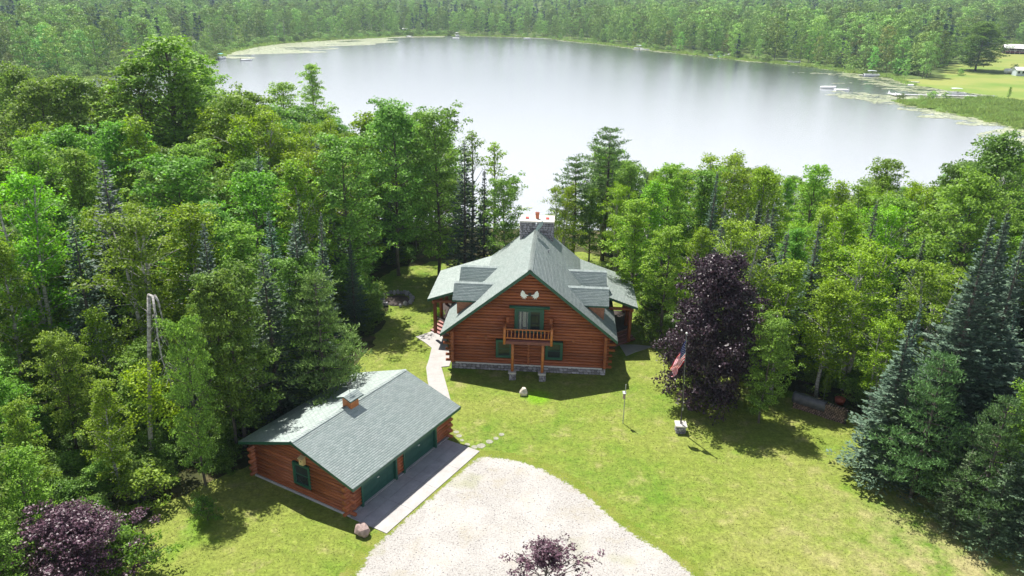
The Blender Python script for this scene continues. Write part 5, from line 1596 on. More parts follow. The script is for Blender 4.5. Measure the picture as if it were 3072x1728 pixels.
# undergrowth between the trunks: nobody could count it
def gn_scatter(name, pts, rots, scales, idx, protos, label, cat):
    me = bpy.data.meshes.new(name)
    n = len(pts)
    me.vertices.add(n); me.vertices.foreach_set('co', np.asarray(pts, np.float32).ravel())
    for nm, tp, dat in (('rot', 'FLOAT_VECTOR', np.stack([np.zeros(n), np.zeros(n), rots], -1)), ('scl', 'FLOAT_VECTOR', scales), ('idx', 'INT', idx)):
        a = me.attributes.new(nm, tp, 'POINT')
        a.data.foreach_set('vector' if tp != 'INT' else 'value', np.asarray(dat, np.float32 if tp != 'INT' else np.int32).ravel())
    me.update()
    o = tag(link(name, me), label, cat, kind='stuff')
    col = bpy.data.collections.new(name + '_kinds')
    for i, p in enumerate(protos):
        par = bpy.data.objects.new(f'{name}_{i:02d}', p); col.objects.link(par)
    ng = bpy.data.node_groups.new(name, 'GeometryNodeTree')
    ng.interface.new_socket('Geometry', in_out='INPUT', socket_type='NodeSocketGeometry')
    ng.interface.new_socket('Geometry', in_out='OUTPUT', socket_type='NodeSocketGeometry')
    N, Lk = ng.nodes, ng.links
    gi, go = N.new('NodeGroupInput'), N.new('NodeGroupOutput')
    ip = N.new('GeometryNodeInstanceOnPoints'); ci = N.new('GeometryNodeCollectionInfo')
    ci.inputs['Collection'].default_value = col
    ci.inputs['Separate Children'].default_value = True
    ci.inputs['Reset Children'].default_value = True
    def attr(nm, tp):
        a = N.new('GeometryNodeInputNamedAttribute'); a.data_type = tp; a.inputs['Name'].default_value = nm
        return a.outputs['Attribute']
    Lk.new(gi.outputs[0], ip.inputs['Points']); Lk.new(ci.outputs[0], ip.inputs['Instance'])
    ip.inputs['Pick Instance'].default_value = True
    Lk.new(attr('idx', 'INT'), ip.inputs['Instance Index'])
    e2r = N.new('FunctionNodeEulerToRotation'); Lk.new(attr('rot', 'FLOAT_VECTOR'), e2r.inputs[0])
    Lk.new(e2r.outputs[0], ip.inputs['Rotation'])
    Lk.new(attr('scl', 'FLOAT_VECTOR'), ip.inputs['Scale'])
    Lk.new(ip.outputs[0], go.inputs[0])
    md = o.modifiers.new('scatter', 'NODES'); md.node_group = ng
    return o

rg = np.random.default_rng(77)
nU = 5200
ux = np.concatenate([rg.uniform(-75, -12, int(nU * .6)), rg.uniform(12, 55, nU - int(nU * .6))]); uy = rg.uniform(26, 100, nU)
k_ = (lake_dist(ux, uy) > 1.5) & ~in_poly(ux, uy, [(-40, -15), (-24, 20), (-21.3, 34), (-23.3, 39.5), (-18.2, 43.2), (-17.8, 50), (-14.3, 56), (-13.3, 64), (-13, 72), (-16, 78), (-14.6, 84), (-9.5, 87),
      (4, 93), (15.5, 88.5), (14.2, 74), (14.8, 66), (16.3, 60.8), (20.8, 58.8), (27.8, 52.8), (30.8, 46), (27.8, 41), (31.8, 36.5), (41, 30), (60, 10), (60, -15)]) & (np.abs(ux) < 0.74 * uy + 5)
ux, uy = ux[k_], uy[k_]
uz = terrain(ux, uy)
sc = rg.uniform(0.25, 0.85, len(ux))
gn_scatter('undergrowth', np.stack([ux, uy, uz - 0.05], -1), rg.uniform(0, 6.28, len(ux)), np.stack([sc * 1.2, sc * 1.2, sc], -1), rg.integers(0, 2, len(ux)),
           [PR['shrub0']['crown'], PR['shrub1']['crown']], 'low ferns and brush covering the floor of the woods', 'undergrowth')

# ------------------------------------------------------------------ the far shore
far_desc = ['far0', 'far1', 'far2', 'far3', 'farc0', 'farc1']
rg = np.random.default_rng(5)
def far_points(n, x0, x1, y0, y1):
    return rg.uniform(x0, x1, n), rg.uniform(y0, y1, n)
def thin(X, Y, sp):
    keep = []; cell = {}
    for i in range(len(X)):
        s_ = sp(Y[i]); c0 = (int(X[i] // 12), int(Y[i] // 12)); ok = True
        for dx in (-1, 0, 1):
            for dy in (-1, 0, 1):
                for j in cell.get((c0[0] + dx, c0[1] + dy), ()):
                    if (X[i] - X[j]) ** 2 + (Y[i] - Y[j]) ** 2 < s_ * s_: ok = False; break
                if not ok: break
            if not ok: break
        if ok: keep.append(i); cell.setdefault(c0, []).append(i)
    return np.array(keep)
X1, Y1 = far_points(26000, -520, 560, 190, 900)
D1 = lake_dist(X1, Y1)
openm = in_poly(X1, Y1, MEADOW) | in_poly(X1, Y1, MARSH) | in_poly(X1, Y1, CLEAR_FAR)
wetl = (X1 < -55) & (Y1 > 400) & (D1 < 30)
m1 = (D1 > 5) & ~openm & ~(wetl & (rg.random(len(X1)) < 0.9)) & (np.abs(X1) < 0.74 * Y1 + 25)
m1 &= ~((X1 > 100) & (Y1 < 300) & (D1 < 60))
X1, Y1, D1 = X1[m1], Y1[m1], D1[m1]
k1 = thin(X1, Y1, lambda y: 6.6)
X1, Y1, D1 = X1[k1], Y1[k1], D1[k1]
Z1 = terrain(X1, Y1)
conz = np.sin(X1 * 0.021 + 2) + np.sin(Y1 * 0.017) + np.where(X1 < -60, 0.5, -0.2)
is_con = rg.random(len(X1)) < np.clip(0.16 + 0.22 * conz, 0.02, 0.6)
I1 = np.where(is_con, rg.integers(4, 6, len(X1)), rg.integers(0, 4, len(X1)))
H1 = rg.uniform(0.58, 1.30, len(X1)) * np.where(X1 > 60, 1.18, 1.0) * np.where(D1 < 12, 0.62, 1.0)
# the nearest ones to the water are single trees, the wood behind them one mass
dcam = np.hypot(X1, Y1)
order = np.argsort(D1 * 2.0 + dcam * 0.5)
n_single = min(120, len(order))
single = order[:n_single]
for i in single:
    x, y = float(X1[i]), float(Y1[i]); p = far_desc[int(I1[i])]
    side = 'left' if x < -60 else 'right' if x > 75 else 'far'
    kd = 'dark pointed conifer' if p.startswith('farc') else 'leafy tree'
    plant(p, x, y, 16 * float(H1[i]), f'{kd} in the front row of the {side} lake shore', group=f'{kd}s in the front row of the {side} lake shore',
          wide=float(rg.uniform(0.85, 1.15)), tint=tuple(rg.uniform(0.85, 1.2, 3)), z=float(Z1[i]))
rest = order[n_single:]
X2, Y2 = far_points(30000, -2400, 2400, 880, 3000)
m2 = np.abs(X2) < 0.74 * Y2 + 40
X2, Y2 = X2[m2], Y2[m2]; k2 = thin(X2, Y2, lambda y: 8.5); X2, Y2 = X2[k2], Y2[k2]
AX, AY = np.concatenate([X1[rest], X2]), np.concatenate([Y1[rest], Y2])
AI = np.concatenate([I1[rest], np.where(rg.random(len(X2)) < 0.2, rg.integers(4, 6, len(X2)), rg.integers(0, 4, len(X2)))])
AH = np.concatenate([H1[rest] * 16 / 17, rg.uniform(0.8, 1.3, len(X2))])
AW = AH * rg.uniform(0.85, 1.2, len(AH)) * np.where(np.arange(len(AH)) < len(rest), 1.0, 1.35)
gn_scatter('far_woods', np.stack([AX, AY, terrain(AX, AY)], -1), rg.uniform(0, 6.28, len(AX)), np.stack([AW, AW, AH], -1), AI,
           [PR[k]['crown'] for k in far_desc], 'mixed woods covering the land beyond the lake up to the horizon', 'woods')
print('far single', n_single, 'far mass', len(AX))
# bushes and reeds along the far shore
bx_, by2 = far_points(26000, -260, 330, 200, 720)
bd = lake_dist(bx_, by2)
mb_ = (bd > 1.5) & (bd < np.where(bx_ < -55, 34, 8)) & ((rg.random(len(bx_)) < 0.4) | (bx_ < -55)) & ~in_poly(bx_, by2, MEADOW)
bx_, by2, bd = bx_[mb_], by2[mb_], bd[mb_]
s_ = rg.uniform(0.3, 0.85, len(bx_)) * np.where(in_poly(bx_, by2, MARSH), 0.45, 1.0)
gn_scatter('shore_brush', np.stack([bx_, by2, terrain(bx_, by2) - 0.2], -1), rg.uniform(0, 6.28, len(bx_)), np.stack([s_, s_, s_ * 0.9], -1), np.zeros(len(bx_), int),
           [PR['farbush']['crown']], 'low brush and willow scrub along the water edge across the lake', 'brush')

# dead grey trunks and brush in the wet corner at the far left of the lake
rd = random.Random(31); cnt = 0
while cnt < 60:
    x, y = rd.uniform(-200, -55), rd.uniform(440, 720)
    d = lake_dist(np.array([x]), np.array([y]))[0]
    if 16 < d < 46 and -0.74 * y < x < 0:
        plant(rd.choice(['dead0', 'dead1']), x, y, rd.uniform(9, 15), 'bare grey trunk in the drowned stand at the left end of the far shore', group='bare grey trunks in the drowned stand', wide=0.8, rn=rd)
        cnt += 1

# ================================================================== SMALL THINGS IN THE YARD
# flagpole on its stone pedestal
q = at(1713, 1092, 0); FX, FY = q[0], q[1] + 0.35
ped = empty('stone_pedestal', (FX, FY, 0), HYAW, 'small grey stone pedestal with a pale slab carrying the flagpole', 'pedestal')
t = MB(); t.box(-0.30, 0.30, -0.30, 0.30, -0.05, 0.58); t.build('core', M['mortar'], ped)
stone_face(ped, (-0.30, -0.30, 0), (1, 0), 0.60, 0.58, 0.22, 5); stone_face(ped, (0.30, -0.30, 0), (0, 1), 0.60, 0.58, 0.22, 6, rot=PI / 2); stone_face(ped, (-0.30, 0.30, 0), (0, -1), 0.60, 0.58, 0.22, 7, rot=-PI / 2)
t = MB(); t.box(-0.42, 0.42, -0.42, 0.42, 0.58, 0.68); t.build('cap', M['offwhite'], ped)
FTOP = height_at(1727, 841, FY)
d = ray(1727, 841); FXT = d[0] / d[1] * FY
pole = empty('flagpole', (FX, FY, 0.68), 0, 'tall thin dark flagpole rising from the stone pedestal on the lawn', 'flagpole')
PT = Vector((FXT - FX, 0, FTOP - 0.68))
t = MB(); t.tube([(0, 0, 0), PT * 0.5, PT], [0.060, 0.050, 0.032], 8); t.build('pole', M['dark_metal'], pole, True)
t = MB(); t.tube([PT, PT + Vector((0, 0, 0.09)), PT + Vector((0, 0, 0.16))], [0.03, 0.085, 0.03], 8); t.build('ball', M['white'], pole, True)
t = MB(); t.box(-0.05, 0.05, -0.11, -0.05, 1.15, 1.35); t.build('cleat', M['grey_metal'], pole)
t = MB(); t.tube([(0, -0.075, 1.25), (PT.x * 0.98, -0.05, PT.z * 0.97)], 0.010, 4); t.build('halyard', M['grey_metal'], pole)
flag = empty('flag', (FXT, FY - 0.04, FTOP - 0.45), 0, 'limp flag with red and white stripes and starry blue corner', 'flag')
FH, FL_ = 1.75, 2.9
def fp(u, v, off=0.0):
    """u along the fly 0..1, v down the hoist 0..1; the cloth hangs in folds down and to the left"""
    h0 = -v * FH * (1 - 0.62 * u ** 0.7)
    x = -0.30 * u * FL_ * (1 - 0.25 * v) - 0.10 * math.sin(u * 9 + v * 5) * u - (PT.x / PT.z) * v * FH * (1 - u)
    z_ = h0 - 0.80 * u * FL_
    y_ = 0.16 * math.sin(u * 13 + v * 7.0) * (0.2 + u) - 0.12 * math.cos(v * 11 + u * 4) * (0.1 + 0.5 * u)
    return (x, y_ + off, z_)
NU = 34
for s13 in range(13):
    if True:
        u0 = 0.40 if s13 < 7 else 0.0
        t = MB()
        vs = []; nu = int(NU * (1 - u0))
        for side in (0, 0.012):
            for i in range(nu + 1):
                u = u0 + (1 - u0) * i / nu
                for j in (0, 0.5, 1): vs.append(fp(u, (s13 + j) / 13, side))
        fs = []; o2 = (nu + 1) * 3
        for i in range(nu):
            for j in range(2):
                a = i * 3 + j
                fs.append((a, a + 1, a + 4, a + 3)); fs.append((o2 + a, o2 + a + 3, o2 + a + 4, o2 + a + 1))
        t.add(vs, fs); t.build('stripe', M['flag_red'] if s13 % 2 == 0 else M['flag_white'], flag, True)
t = MB(); vs = []; fs = []; nu, nv = 12, 8
for side in (0, 0.012):
    for i in range(nu + 1):
        for j in range(nv + 1): vs.append(fp(0.40 * i / nu, 7 / 13 * j / nv, side))
o2 = (nu + 1) * (nv + 1)
for i in range(nu):
    for j in range(nv):
        a = i * (nv + 1) + j
        fs.append((a, a + 1, a + nv + 2, a + nv + 1)); fs.append((o2 + a, o2 + a + nv + 1, o2 + a + nv + 2, o2 + a + 1))
t.add(vs, fs); canton = t.build('canton', M['flag_blue'], flag, True)
t = MB()
for r_i in range(9):
    for c_i in range(6 if r_i % 2 == 0 else 5):
        cu_, cv_ = 0.40 * ((c_i + (0.5 if r_i % 2 == 0 else 1.0)) / 6), 7 / 13 * (r_i + 0.5) / 9
        for off in (-0.008, 0.020):
            vs = []
            for k in range(10):
                rr = 0.050 if k % 2 == 0 else 0.020
                a = PI / 2 + k * PI / 5
                vs.append(fp(max(0, cu_ + rr * math.cos(a) / FL_), max(0, cv_ - rr * math.sin(a) / FH), off))
            t.add(vs, [tuple(range(10)) if off > 0 else tuple(range(9, -1, -1))])
so = t.build('stars', M['flag_white'], canton); so['kind'] = 'stuff'

# bird box on a thin pole
q = at(1567, 1065, 0); BX, BY_ = q[0], q[1]
bp = empty('bird_box_pole', (BX, BY_, 0), 0, 'thin pole with a small bird box standing on the lawn right of the house', 'bird box')
hb = height_at(1566, 967, BY_)
t = MB(); t.tube([(0, 0, -0.2), (0, 0, hb)], 0.035, 6); t.build('pole', M['grey_metal'], bp)
t = MB(); t.box(-0.15, 0.02, -0.10, 0.08, hb - 1.15, hb - 0.72); t.build('box', M['boulder'], bp)
t = MB(); t.add([(-0.19, -0.15, hb - 0.73), (0.06, -0.15, hb - 0.73), (0.06, 0.12, hb - 0.64), (-0.19, 0.12, hb - 0.64), (-0.19, -0.15, hb - 0.70), (0.06, -0.15, hb - 0.70), (0.06, 0.12, hb - 0.61), (-0.19, 0.12, hb - 0.61)],
                [(3, 2, 1, 0), (4, 5, 6, 7), (0, 1, 5, 4), (1, 2, 6, 5), (2, 3, 7, 6), (3, 0, 4, 7)]); t.build('lid', M['grey_metal'], bp)

def rock(name, x, y, w, d_, h, mat, label, cat, seed, z=0.0, group=None):
    rn = random.Random(seed)
    import bmesh
    bm = bmesh.new(); bmesh.ops.create_icosphere(bm, subdivisions=2, radius=0.5)
    ph = [rn.uniform(0, 6) for _ in range(4)]
    for v in bm.verts:
        c = v.co
        k = 1 + 0.12 * math.sin(c.x * 7 + ph[0]) + 0.10 * math.sin(c.y * 8 + ph[1]) + 0.10 * math.sin(c.z * 9 + ph[2]) + rn.uniform(-0.04, 0.04)
        v.co = Vector((c.x * k * w, c.y * k * d_, max(-0.3, min(0.40, c.z * k)) * h * 1.25))
    me = bpy.data.meshes.new(name); bm.to_mesh(me); bm.free(); me.materials.append(mat)
    return tag(link(name, me, None, (x, y, z + h * 0.36), (0, 0, rn.uniform(0, 6))), label, cat, group)
q = at(1317, 994, 0); rock('pale_rock', q[0], q[1], 0.72, 0.6, 0.75, M['pale_rock'], 'pale squat rock on the lawn in front of the balcony', 'rock', 3)
q = at(912, 1345, 0); rock('boulder', q[0], q[1], 0.95, 0.85, 0.85, M['boulder'], 'reddish brown boulder at the near corner of the garage apron', 'boulder', 8)
SST = [(795, 453), (815, 480), (835, 510), (872, 540), (922, 557), (968, 550), (1025, 520), (1070, 497), (1110, 470)]
place = ['nearest the far corner of the garage', 'second from the far corner of the garage', 'third from the garage corner, the smallest', 'fourth from the garage corner', 'at the bend beside the large one',
         'the largest, at the bend of the row', 'third from the lawn end', 'second from the lawn end', 'at the open lawn end of the row']
for i, (x, y) in enumerate(SST):
    q = at((1024 + x * 0.43335) / K, (1100 + y * 0.43335) / K, 0)
    rr = [0.20, 0.23, 0.15, 0.21, 0.23, 0.32, 0.27, 0.21, 0.22][i]
    rn = random.Random(i); mb = MB()
    ring = [(rr * rn.uniform(0.85, 1.1) * math.cos(2 * PI * k / 9), rr * rn.uniform(0.85, 1.1) * math.sin(2 * PI * k / 9), 0.02) for k in range(9)]
    mb.prism(ring, 0.08)
    o = mb.build('stepping_stone', M['step_rock']); o.location = (q[0], q[1], 0)
    tag(o, 'flat pale stepping stone ' + place[i], 'stepping stone', 'stepping stones curving from the garage corner onto the lawn')

# stone fire ring on the left lawn
q = at((1100 + 950 * 0.0966) / K, (820 + 850 * 0.0966) / K, 0)
fr = empty('fire_ring', (q[0], q[1], 0), 0, 'ring of grey rocks round a dark hearth on the lawn left of the house', 'fire ring')
t = MB(); t.prism([(1.25 * math.cos(a * PI / 8), 1.5 * math.sin(a * PI / 8), 0.03) for a in range(16)], 0.05); t.build('ash_bed', M['dark_wall'], fr)
rn = random.Random(4)
for i in range(26):
    a = 2 * PI * i / 26
    if 4.2 < a < 4.9: continue
    st = link('rock', STONES[i % 6], fr, ((1.55 + rn.uniform(-.15, .15)) * math.cos(a), (1.85 + rn.uniform(-.2, .2)) * math.sin(a), 0.10), (-PI / 2 + rn.uniform(-0.3, 0.3), 0, rn.uniform(0, 6)))
    s0 = rn.uniform(0.32, 0.55); st.scale = (s0, rn.uniform(0.25, 0.42), s0 * rn.uniform(0.7, 1))

# firewood stack under the trees at the right lawn edge
q = at(2052, 1062, 0)
ws_ = empty('firewood_stack', (q[0] + 0.5, q[1] + 0.9, 0), R(-38), 'split firewood stack half under a grey tarp in shade at the right lawn edge', 'firewood')
rn = random.Random(12); base_ = []
for v in range(4):
    mb = MB(); mb.tube([(0, 0, 0), (0, 0.42, 0)], 0.5, [3, 4, 5, 6][v]); base_.append(mb.mesh('split_log', M['firewood']))
for r_i in range(8):
    for c_i in range(20):
        o = link('split_log', rn.choice(base_), ws_, (-1.9 + c_i * 0.19 + (r_i % 2) * 0.09, rn.uniform(-0.03, 0.05), 0.09 + r_i * 0.145), (0, rn.uniform(0, 6.28), 0))
        s0 = rn.uniform(0.14, 0.19); o.scale = (s0, 1, s0)
t = MB(); t.box(-2.0, 2.0, 0.06, 0.36, 0.02, 1.15); t.build('stack_core', M['dark_wall'], ws_)
t = MB()
cols = 12; vs = []
prof = [(-0.10, 0.55), (-0.09, 0.9), (-0.05, 1.24), (0.22, 1.30), (0.48, 1.24), (0.52, 0.8)]
for i in range(cols + 1):
    x = -2.1 + 2.5 * i / cols
    for (yy, zz) in prof: vs.append((x + rn.uniform(-.02, .02), yy + rn.uniform(-.03, .03), zz + rn.uniform(-.04, .04)))
npf = len(prof)
t.add(vs, [(i * npf + j, (i + 1) * npf + j, (i + 1) * npf + j + 1, i * npf + j + 1) for i in range(cols) for j in range(npf - 1)])
tp = t.build('tarp', M['tarp'], ws_, True); sm = tp.modifiers.new('thick', 'SOLIDIFY'); sm.thickness = 0.012
q = at(2093, 1040, 0)
tub = empty('red_tub', (q[0] + 1.2, q[1] + 1.6, 0.0), 0.4, 'small red plastic tub lying behind the firewood stack', 'tub')
t = MB(); t.tube([(0, 0, 0), (0, 0, 0.45), (0, 0, 0.46), (0, 0, 0.06)], [0.34, 0.42, 0.37, 0.30], 12); t.build('shell', M['red_plastic'], tub, True)

# fallen grey limbs among the right birches
fl_ = empty('fallen_limb', (0, 0, 0), 0, 'pale fallen limb fork caught among the yellow green birches at right', 'branch')
c0 = at(2085, 790, 6.5); t = MB(); rn = random.Random(8)
fl_.location = tuple(c0)
t.tube([(1.8, 0.2, -0.4), (0, 0, 0), (-1.1, -0.2, 0.25)], [0.07, 0.06, 0.03], 5)
for i in range(9):
    a = rn.uniform(-0.9, 0.9); b0 = Vector((rn.uniform(-0.9, 0.9), 0, 0.05)); t.tube([b0, b0 + Vector((-0.8, rn.uniform(-.3, .3), 0.8 * a)), b0 + Vector((-1.5, rn.uniform(-.3, .3), 1.1 * a + 0.2))], [0.035, 0.022, 0.008], 4)
t.build('limb', M['bark_birch'], fl_)

# tufts that soften the lawn: short blades standing a few centimetres proud, nobody could count them
rg = np.random.default_rng(12)
nB = 150000
yy_ = 20 + 66 * rg.random(nB) ** 1.0; xx_ = (rg.random(nB) * 2 - 1) * (0.70 * yy_ + 4)
lp = [(p[0], p[1]) for p in smooth_poly(LAWN, 2)]
gp = [(p[0], p[1]) for p in GP]
ok = in_poly(xx_, yy_, lp) & ~in_poly(xx_, yy_, gp)
ca2, sa2 = math.cos(-GYAW), math.sin(-GYAW)
lx = (xx_ - GOX) * ca2 - (yy_ - GOY) * sa2; ly = (xx_ - GOX) * sa2 + (yy_ - GOY) * ca2
ok &= ~((lx > 0.3) & (lx < 11.2) & (ly > -7.05) & (ly < 4.4))
ca3, sa3 = math.cos(-HYAW), math.sin(-HYAW)
hx_ = (xx_ - HX) * ca3 - (yy_ - HY) * sa3; hy_ = (xx_ - HX) * sa3 + (yy_ - HY) * ca3
ok &= ~((np.abs(hx_) < 6.8) & (hy_ > 0.6) & (hy_ < 14)) & ~in_poly(xx_, yy_, [tuple(at(*p)[:2]) for p in PATH_PX]) & ~in_poly(xx_, yy_, [tuple(at(*p)[:2]) for p in P2])
xx_, yy_ = xx_[ok], yy_[ok]; n_ = len(xx_)
a = rg.uniform(0, 2 * PI, n_); w_ = rg.uniform(0.015, 0.035, n_); h_ = rg.uniform(0.025, 0.07, n_)
bx0 = np.stack([xx_ - np.cos(a) * w_, yy_ - np.sin(a) * w_, np.zeros(n_)], -1); bx1 = np.stack([xx_ + np.cos(a) * w_, yy_ + np.sin(a) * w_, np.zeros(n_)], -1)
tip = np.stack([xx_ + rg.normal(0, .03, n_), yy_ + rg.normal(0, .03, n_), h_], -1)
tag(link('grass_tufts', np_mesh('grass_tufts', np.stack([bx0, bx1, tip], 1).reshape(-1, 3), 3, M['lawn'])), 'short grass standing up all over the lawn', 'grass', kind='stuff')
# weeds and pebbles straying over the gravel
nG = 9000
gx2, gy2 = rg.uniform(-18, 18, nG), rg.uniform(20, 46, nG)
ok = in_poly(gx2, gy2, gp); gx2, gy2 = gx2[ok], gy2[ok]; n_ = len(gx2)
r0 = rg.uniform(0.012, 0.045, n_); a0 = rg.uniform(0, 2 * PI, n_)
ang = np.arange(5) * 2 * PI / 5
ringx = gx2[:, None] + r0[:, None] * np.cos(a0[:, None] + ang); ringy = gy2[:, None] + r0[:, None] * np.sin(a0[:, None] + ang)
Vp = []
top_ = np.stack([gx2, gy2, 0.012 + r0 * 0.8], -1)
for k in range(5):
    k2 = (k + 1) % 5
    Vp.append(np.stack([np.stack([ringx[:, k], ringy[:, k], np.full(n_, 0.010)], -1), np.stack([ringx[:, k2], ringy[:, k2], np.full(n_, 0.010)], -1), top_], 1))
tag(link('pebbles', np_mesh('pebbles', np.stack(Vp, 1).reshape(-1, 3), 3, M['stone'])), 'loose pebbles scattered over the gravel', 'pebbles', kind='stuff')

# ================================================================== THE FAR BANK: docks, boats, buildings
WZ_ = LAKE_Z
def lake_at(px, py): q = at(px, py, WZ_); return q[0], q[1]
def dock(p0, p1, w, label, group=None, legs=True, head=None):
    a, b_ = Vector((*lake_at(*p0), 0)), Vector((*lake_at(*p1), 0))
    L = (b_ - a).length; ang = math.atan2(b_.y - a.y, b_.x - a.x)
    d = empty('dock', (a.x, a.y, WZ_), ang, label, 'dock', group)
    n = max(2, int(L / 2.5))
    for i in range(n):
        t = MB(); t.box(i * L / n + 0.04, (i + 1) * L / n - 0.04, -w / 2, w / 2, 0.45, 0.58); t.build('deck_section', M['dock'], d)
    for i in range(n + 1):
        for s_ in (-1, 1):
            t = MB(); t.tube([(i * L / n, s_ * w / 2, -0.6), (i * L / n, s_ * w / 2, 0.95)], 0.06, 5); t.build('post', M['grey_metal'], d)
    if head:
        t = MB(); t.box(-head, 0, -head * 0.8, head * 0.8, 0.45, 0.58); t.build('end_platform', M['dock'], d)
        for qx, qy in ((-head * 0.9, -head * 0.6), (-head * 0.9, head * 0.6)):
            t = MB(); t.box(qx, qx + 0.6, qy - 0.3, qy + 0.3, 0.58, 1.0); t.box(qx - 0.08, qx, qy - 0.3, qy + 0.3, 0.58, 1.5); t.build('bench', M['white'], d)
    return d
def pontoon(px, py, L, ang, label, canopy=None, group=None, body='white'):
    x, y = lake_at(px, py)
    b_ = empty('pontoon_boat', (x, y, WZ_), ang, label, 'boat', group)
    for s_ in (-1, 1):
        t = MB(); t.tube([(-L / 2, s_ * 0.9, 0.12), (L / 2 - 0.7, s_ * 0.9, 0.12), (L / 2, s_ * 0.9, 0.34)], [0.32, 0.32, 0.08], 8); t.build('pontoon', M['grey_metal'], b_, True)
    t = MB(); t.box(-L / 2 + 0.2, L / 2 - 0.3, -1.2, 1.2, 0.45, 0.55); t.build('deck', M[body], b_)
    t = MB(); e = 0.06
    for (x0, x1, y0, y1) in ((-L / 2 + .3, L / 2 - .4, -1.2, -1.2 + e), (-L / 2 + .3, L / 2 - .4, 1.2 - e, 1.2), (-L / 2 + .3, -L / 2 + .3 + e, -1.14, 1.14), (L / 2 - .4 - e, L / 2 - .4, -1.14, 1.14)): t.box(x0, x1, y0, y1, 0.56, 1.15)
    t.build('fence', M[body], b_)
    t = MB(); t.box(-L / 2 + .5, -L / 2 + 2.0, -1.0, -0.4, 0.56, 1.0); t.box(-L / 2 + .5, -L / 2 + 2.0, 0.4, 1.0, 0.56, 1.0); t.box(L / 2 - 2.2, L / 2 - 0.8, -1.0, -0.4, 0.56, 1.0); t.build('seats', M['blue_seat'], b_)
    t = MB(); t.box(0.0, 0.5, -0.9, -0.3, 0.56, 1.35); t.build('console', M['dark_metal'], b_)
    t = MB(); t.box(-L / 2 - 0.25, -L / 2 + 0.15, -0.2, 0.2, 0.1, 1.1); t.build('motor', M['dark_metal'], b_)
    if canopy:
        t = MB(); vs = []
        for side in (0, -0.06):
            for i in range(5):
                for s_ in (-1.2, 0, 1.2): vs.append((-L * 0.28 + i * L * 0.13, s_, 2.55 + 0.15 * math.sin(PI * i / 4) + (0.1 if s_ == 0 else 0) + side))
        fs = []
        for i in range(4):
            for j in range(2):
                a = i * 3 + j; fs.append((a, a + 3, a + 4, a + 1)); fs.append((15 + a, 15 + a + 1, 15 + a + 4, 15 + a + 3))
        t.add(vs, fs); t.build('canopy', M[canopy], b_)
        for xx in (-L * 0.26, L * 0.22):
            for s_ in (-1.15, 1.15):
                t = MB(); t.tube([(0, s_, 1.1), (xx, s_, 2.55)], 0.03, 4); t.build('canopy_pole', M['grey_metal'], b_)
    return b_
def hull(px, py, L, W, ang, name, label, cat, mat='white', group=None, z=None, motor=False, cover=None):
    x, y = lake_at(px, py)
    b_ = empty(name, (x, y, WZ_ if z is None else z), ang, label, cat, group)
    t = MB(); n = 9; vs = []; fs = []
    for i in range(n):
        u = i / (n - 1); xx = -L / 2 + L * u
        w = W / 2 * (1 - max(0, (u - 0.45) / 0.55) ** 2.2) * (0.88 + 0.12 * min(1, u * 3)) if cat == 'boat' else W / 2 * math.sin(PI * (0.04 + 0.92 * u)) ** 0.7
        sh = 0.55 + 0.25 * u * u
        for yy, zz in ((-w, sh), (-w * 0.8, 0.05), (0, -0.12), (w * 0.8, 0.05), (w, sh)): vs.append((xx, yy, zz))
    for i in range(n - 1):
        for j in range(4):
            a = i * 5 + j; fs.append((a, a + 5, a + 6, a + 1))
    fs.append((0, 1, 2, 3, 4)); fs.append(tuple((n - 1) * 5 + k for k in (4, 3, 2, 1, 0)))
    t.add(vs, fs); o = t.build('hull', M[mat], b_, True)
    sm = o.modifiers.new('thick', 'SOLIDIFY'); sm.thickness = 0.05
    t = MB()
    vs = [(vs_[0], vs_[1] * 0.95, 0.30 if cover is None else vs_[2] + (0.28 if abs(vs_[1]) < 1e-6 else 0.02)) for i in range(n) for vs_ in (vs[i * 5], (vs[i * 5][0], 0.0, vs[i * 5][2]), vs[i * 5 + 4])]
    t.add(vs, [(i * 3 + j, (i + 1) * 3 + j, (i + 1) * 3 + j + 1, i * 3 + j + 1) for i in range(n - 1) for j in range(2)])
    t.build('cover' if cover else 'floor', M[cover] if cover else M['grey_metal'], b_)
    if cat == 'boat':
        for xx in (-L * 0.2, L * 0.15):
            t = MB(); t.box(xx, xx + 0.3, -W * 0.36, W * 0.36, 0.42, 0.48); t.build('bench', M[mat], b_)
    if motor:
        t = MB(); t.box(-L / 2 - 0.35, -L / 2 + 0.05, -0.18, 0.18, 0.0, 1.05); t.build('motor', M['dark_metal'], b_)
    return b_
dock((518, 149.5), (550, 148), 1.6, 'pale dock at the left end of the lake under overhanging trees')
pontoon(557, 148, 6.0, R(80), 'canopied pontoon boat at the tip of the left end dock', 'teal')
hull(620, 152, 5.4, 1.9, R(10), 'fishing_boat', 'small open boat afloat alone right of the left end dock', 'boat', motor=True)
dock((1003, 89.5), (1030, 92), 1.5, 'small dock at the far shore below the sunny clearing')
hull(1030, 93, 5.0, 1.9, R(5), 'fishing_boat', 'small dark boat tied to the dock below the sunny clearing', 'boat', 'grey_metal', motor=True)
pontoon(1137, 88.5, 7.5, R(30), 'left of the two white canopied pontoon boats at the middle of the far shore', 'siding_white')
pontoon(1149, 90.5, 7.5, R(-70), 'right of the two white canopied pontoon boats at the middle of the far shore', 'white')
dock((1318, 97.5), (1345, 98), 1.8, 'left pale dock right of the middle of the far shore')
dock((1347, 98), (1388, 99), 1.8, 'long low dock just left of the bend in the far shore')
hull(1326, 97, 5.5, 2.0, R(0), 'fishing_boat', 'white boat lying at the left pale dock on the far shore', 'boat')
pontoon(1607, 124, 7.0, R(-40), 'canopied pontoon boat moored where the right shore begins', 'siding_white')
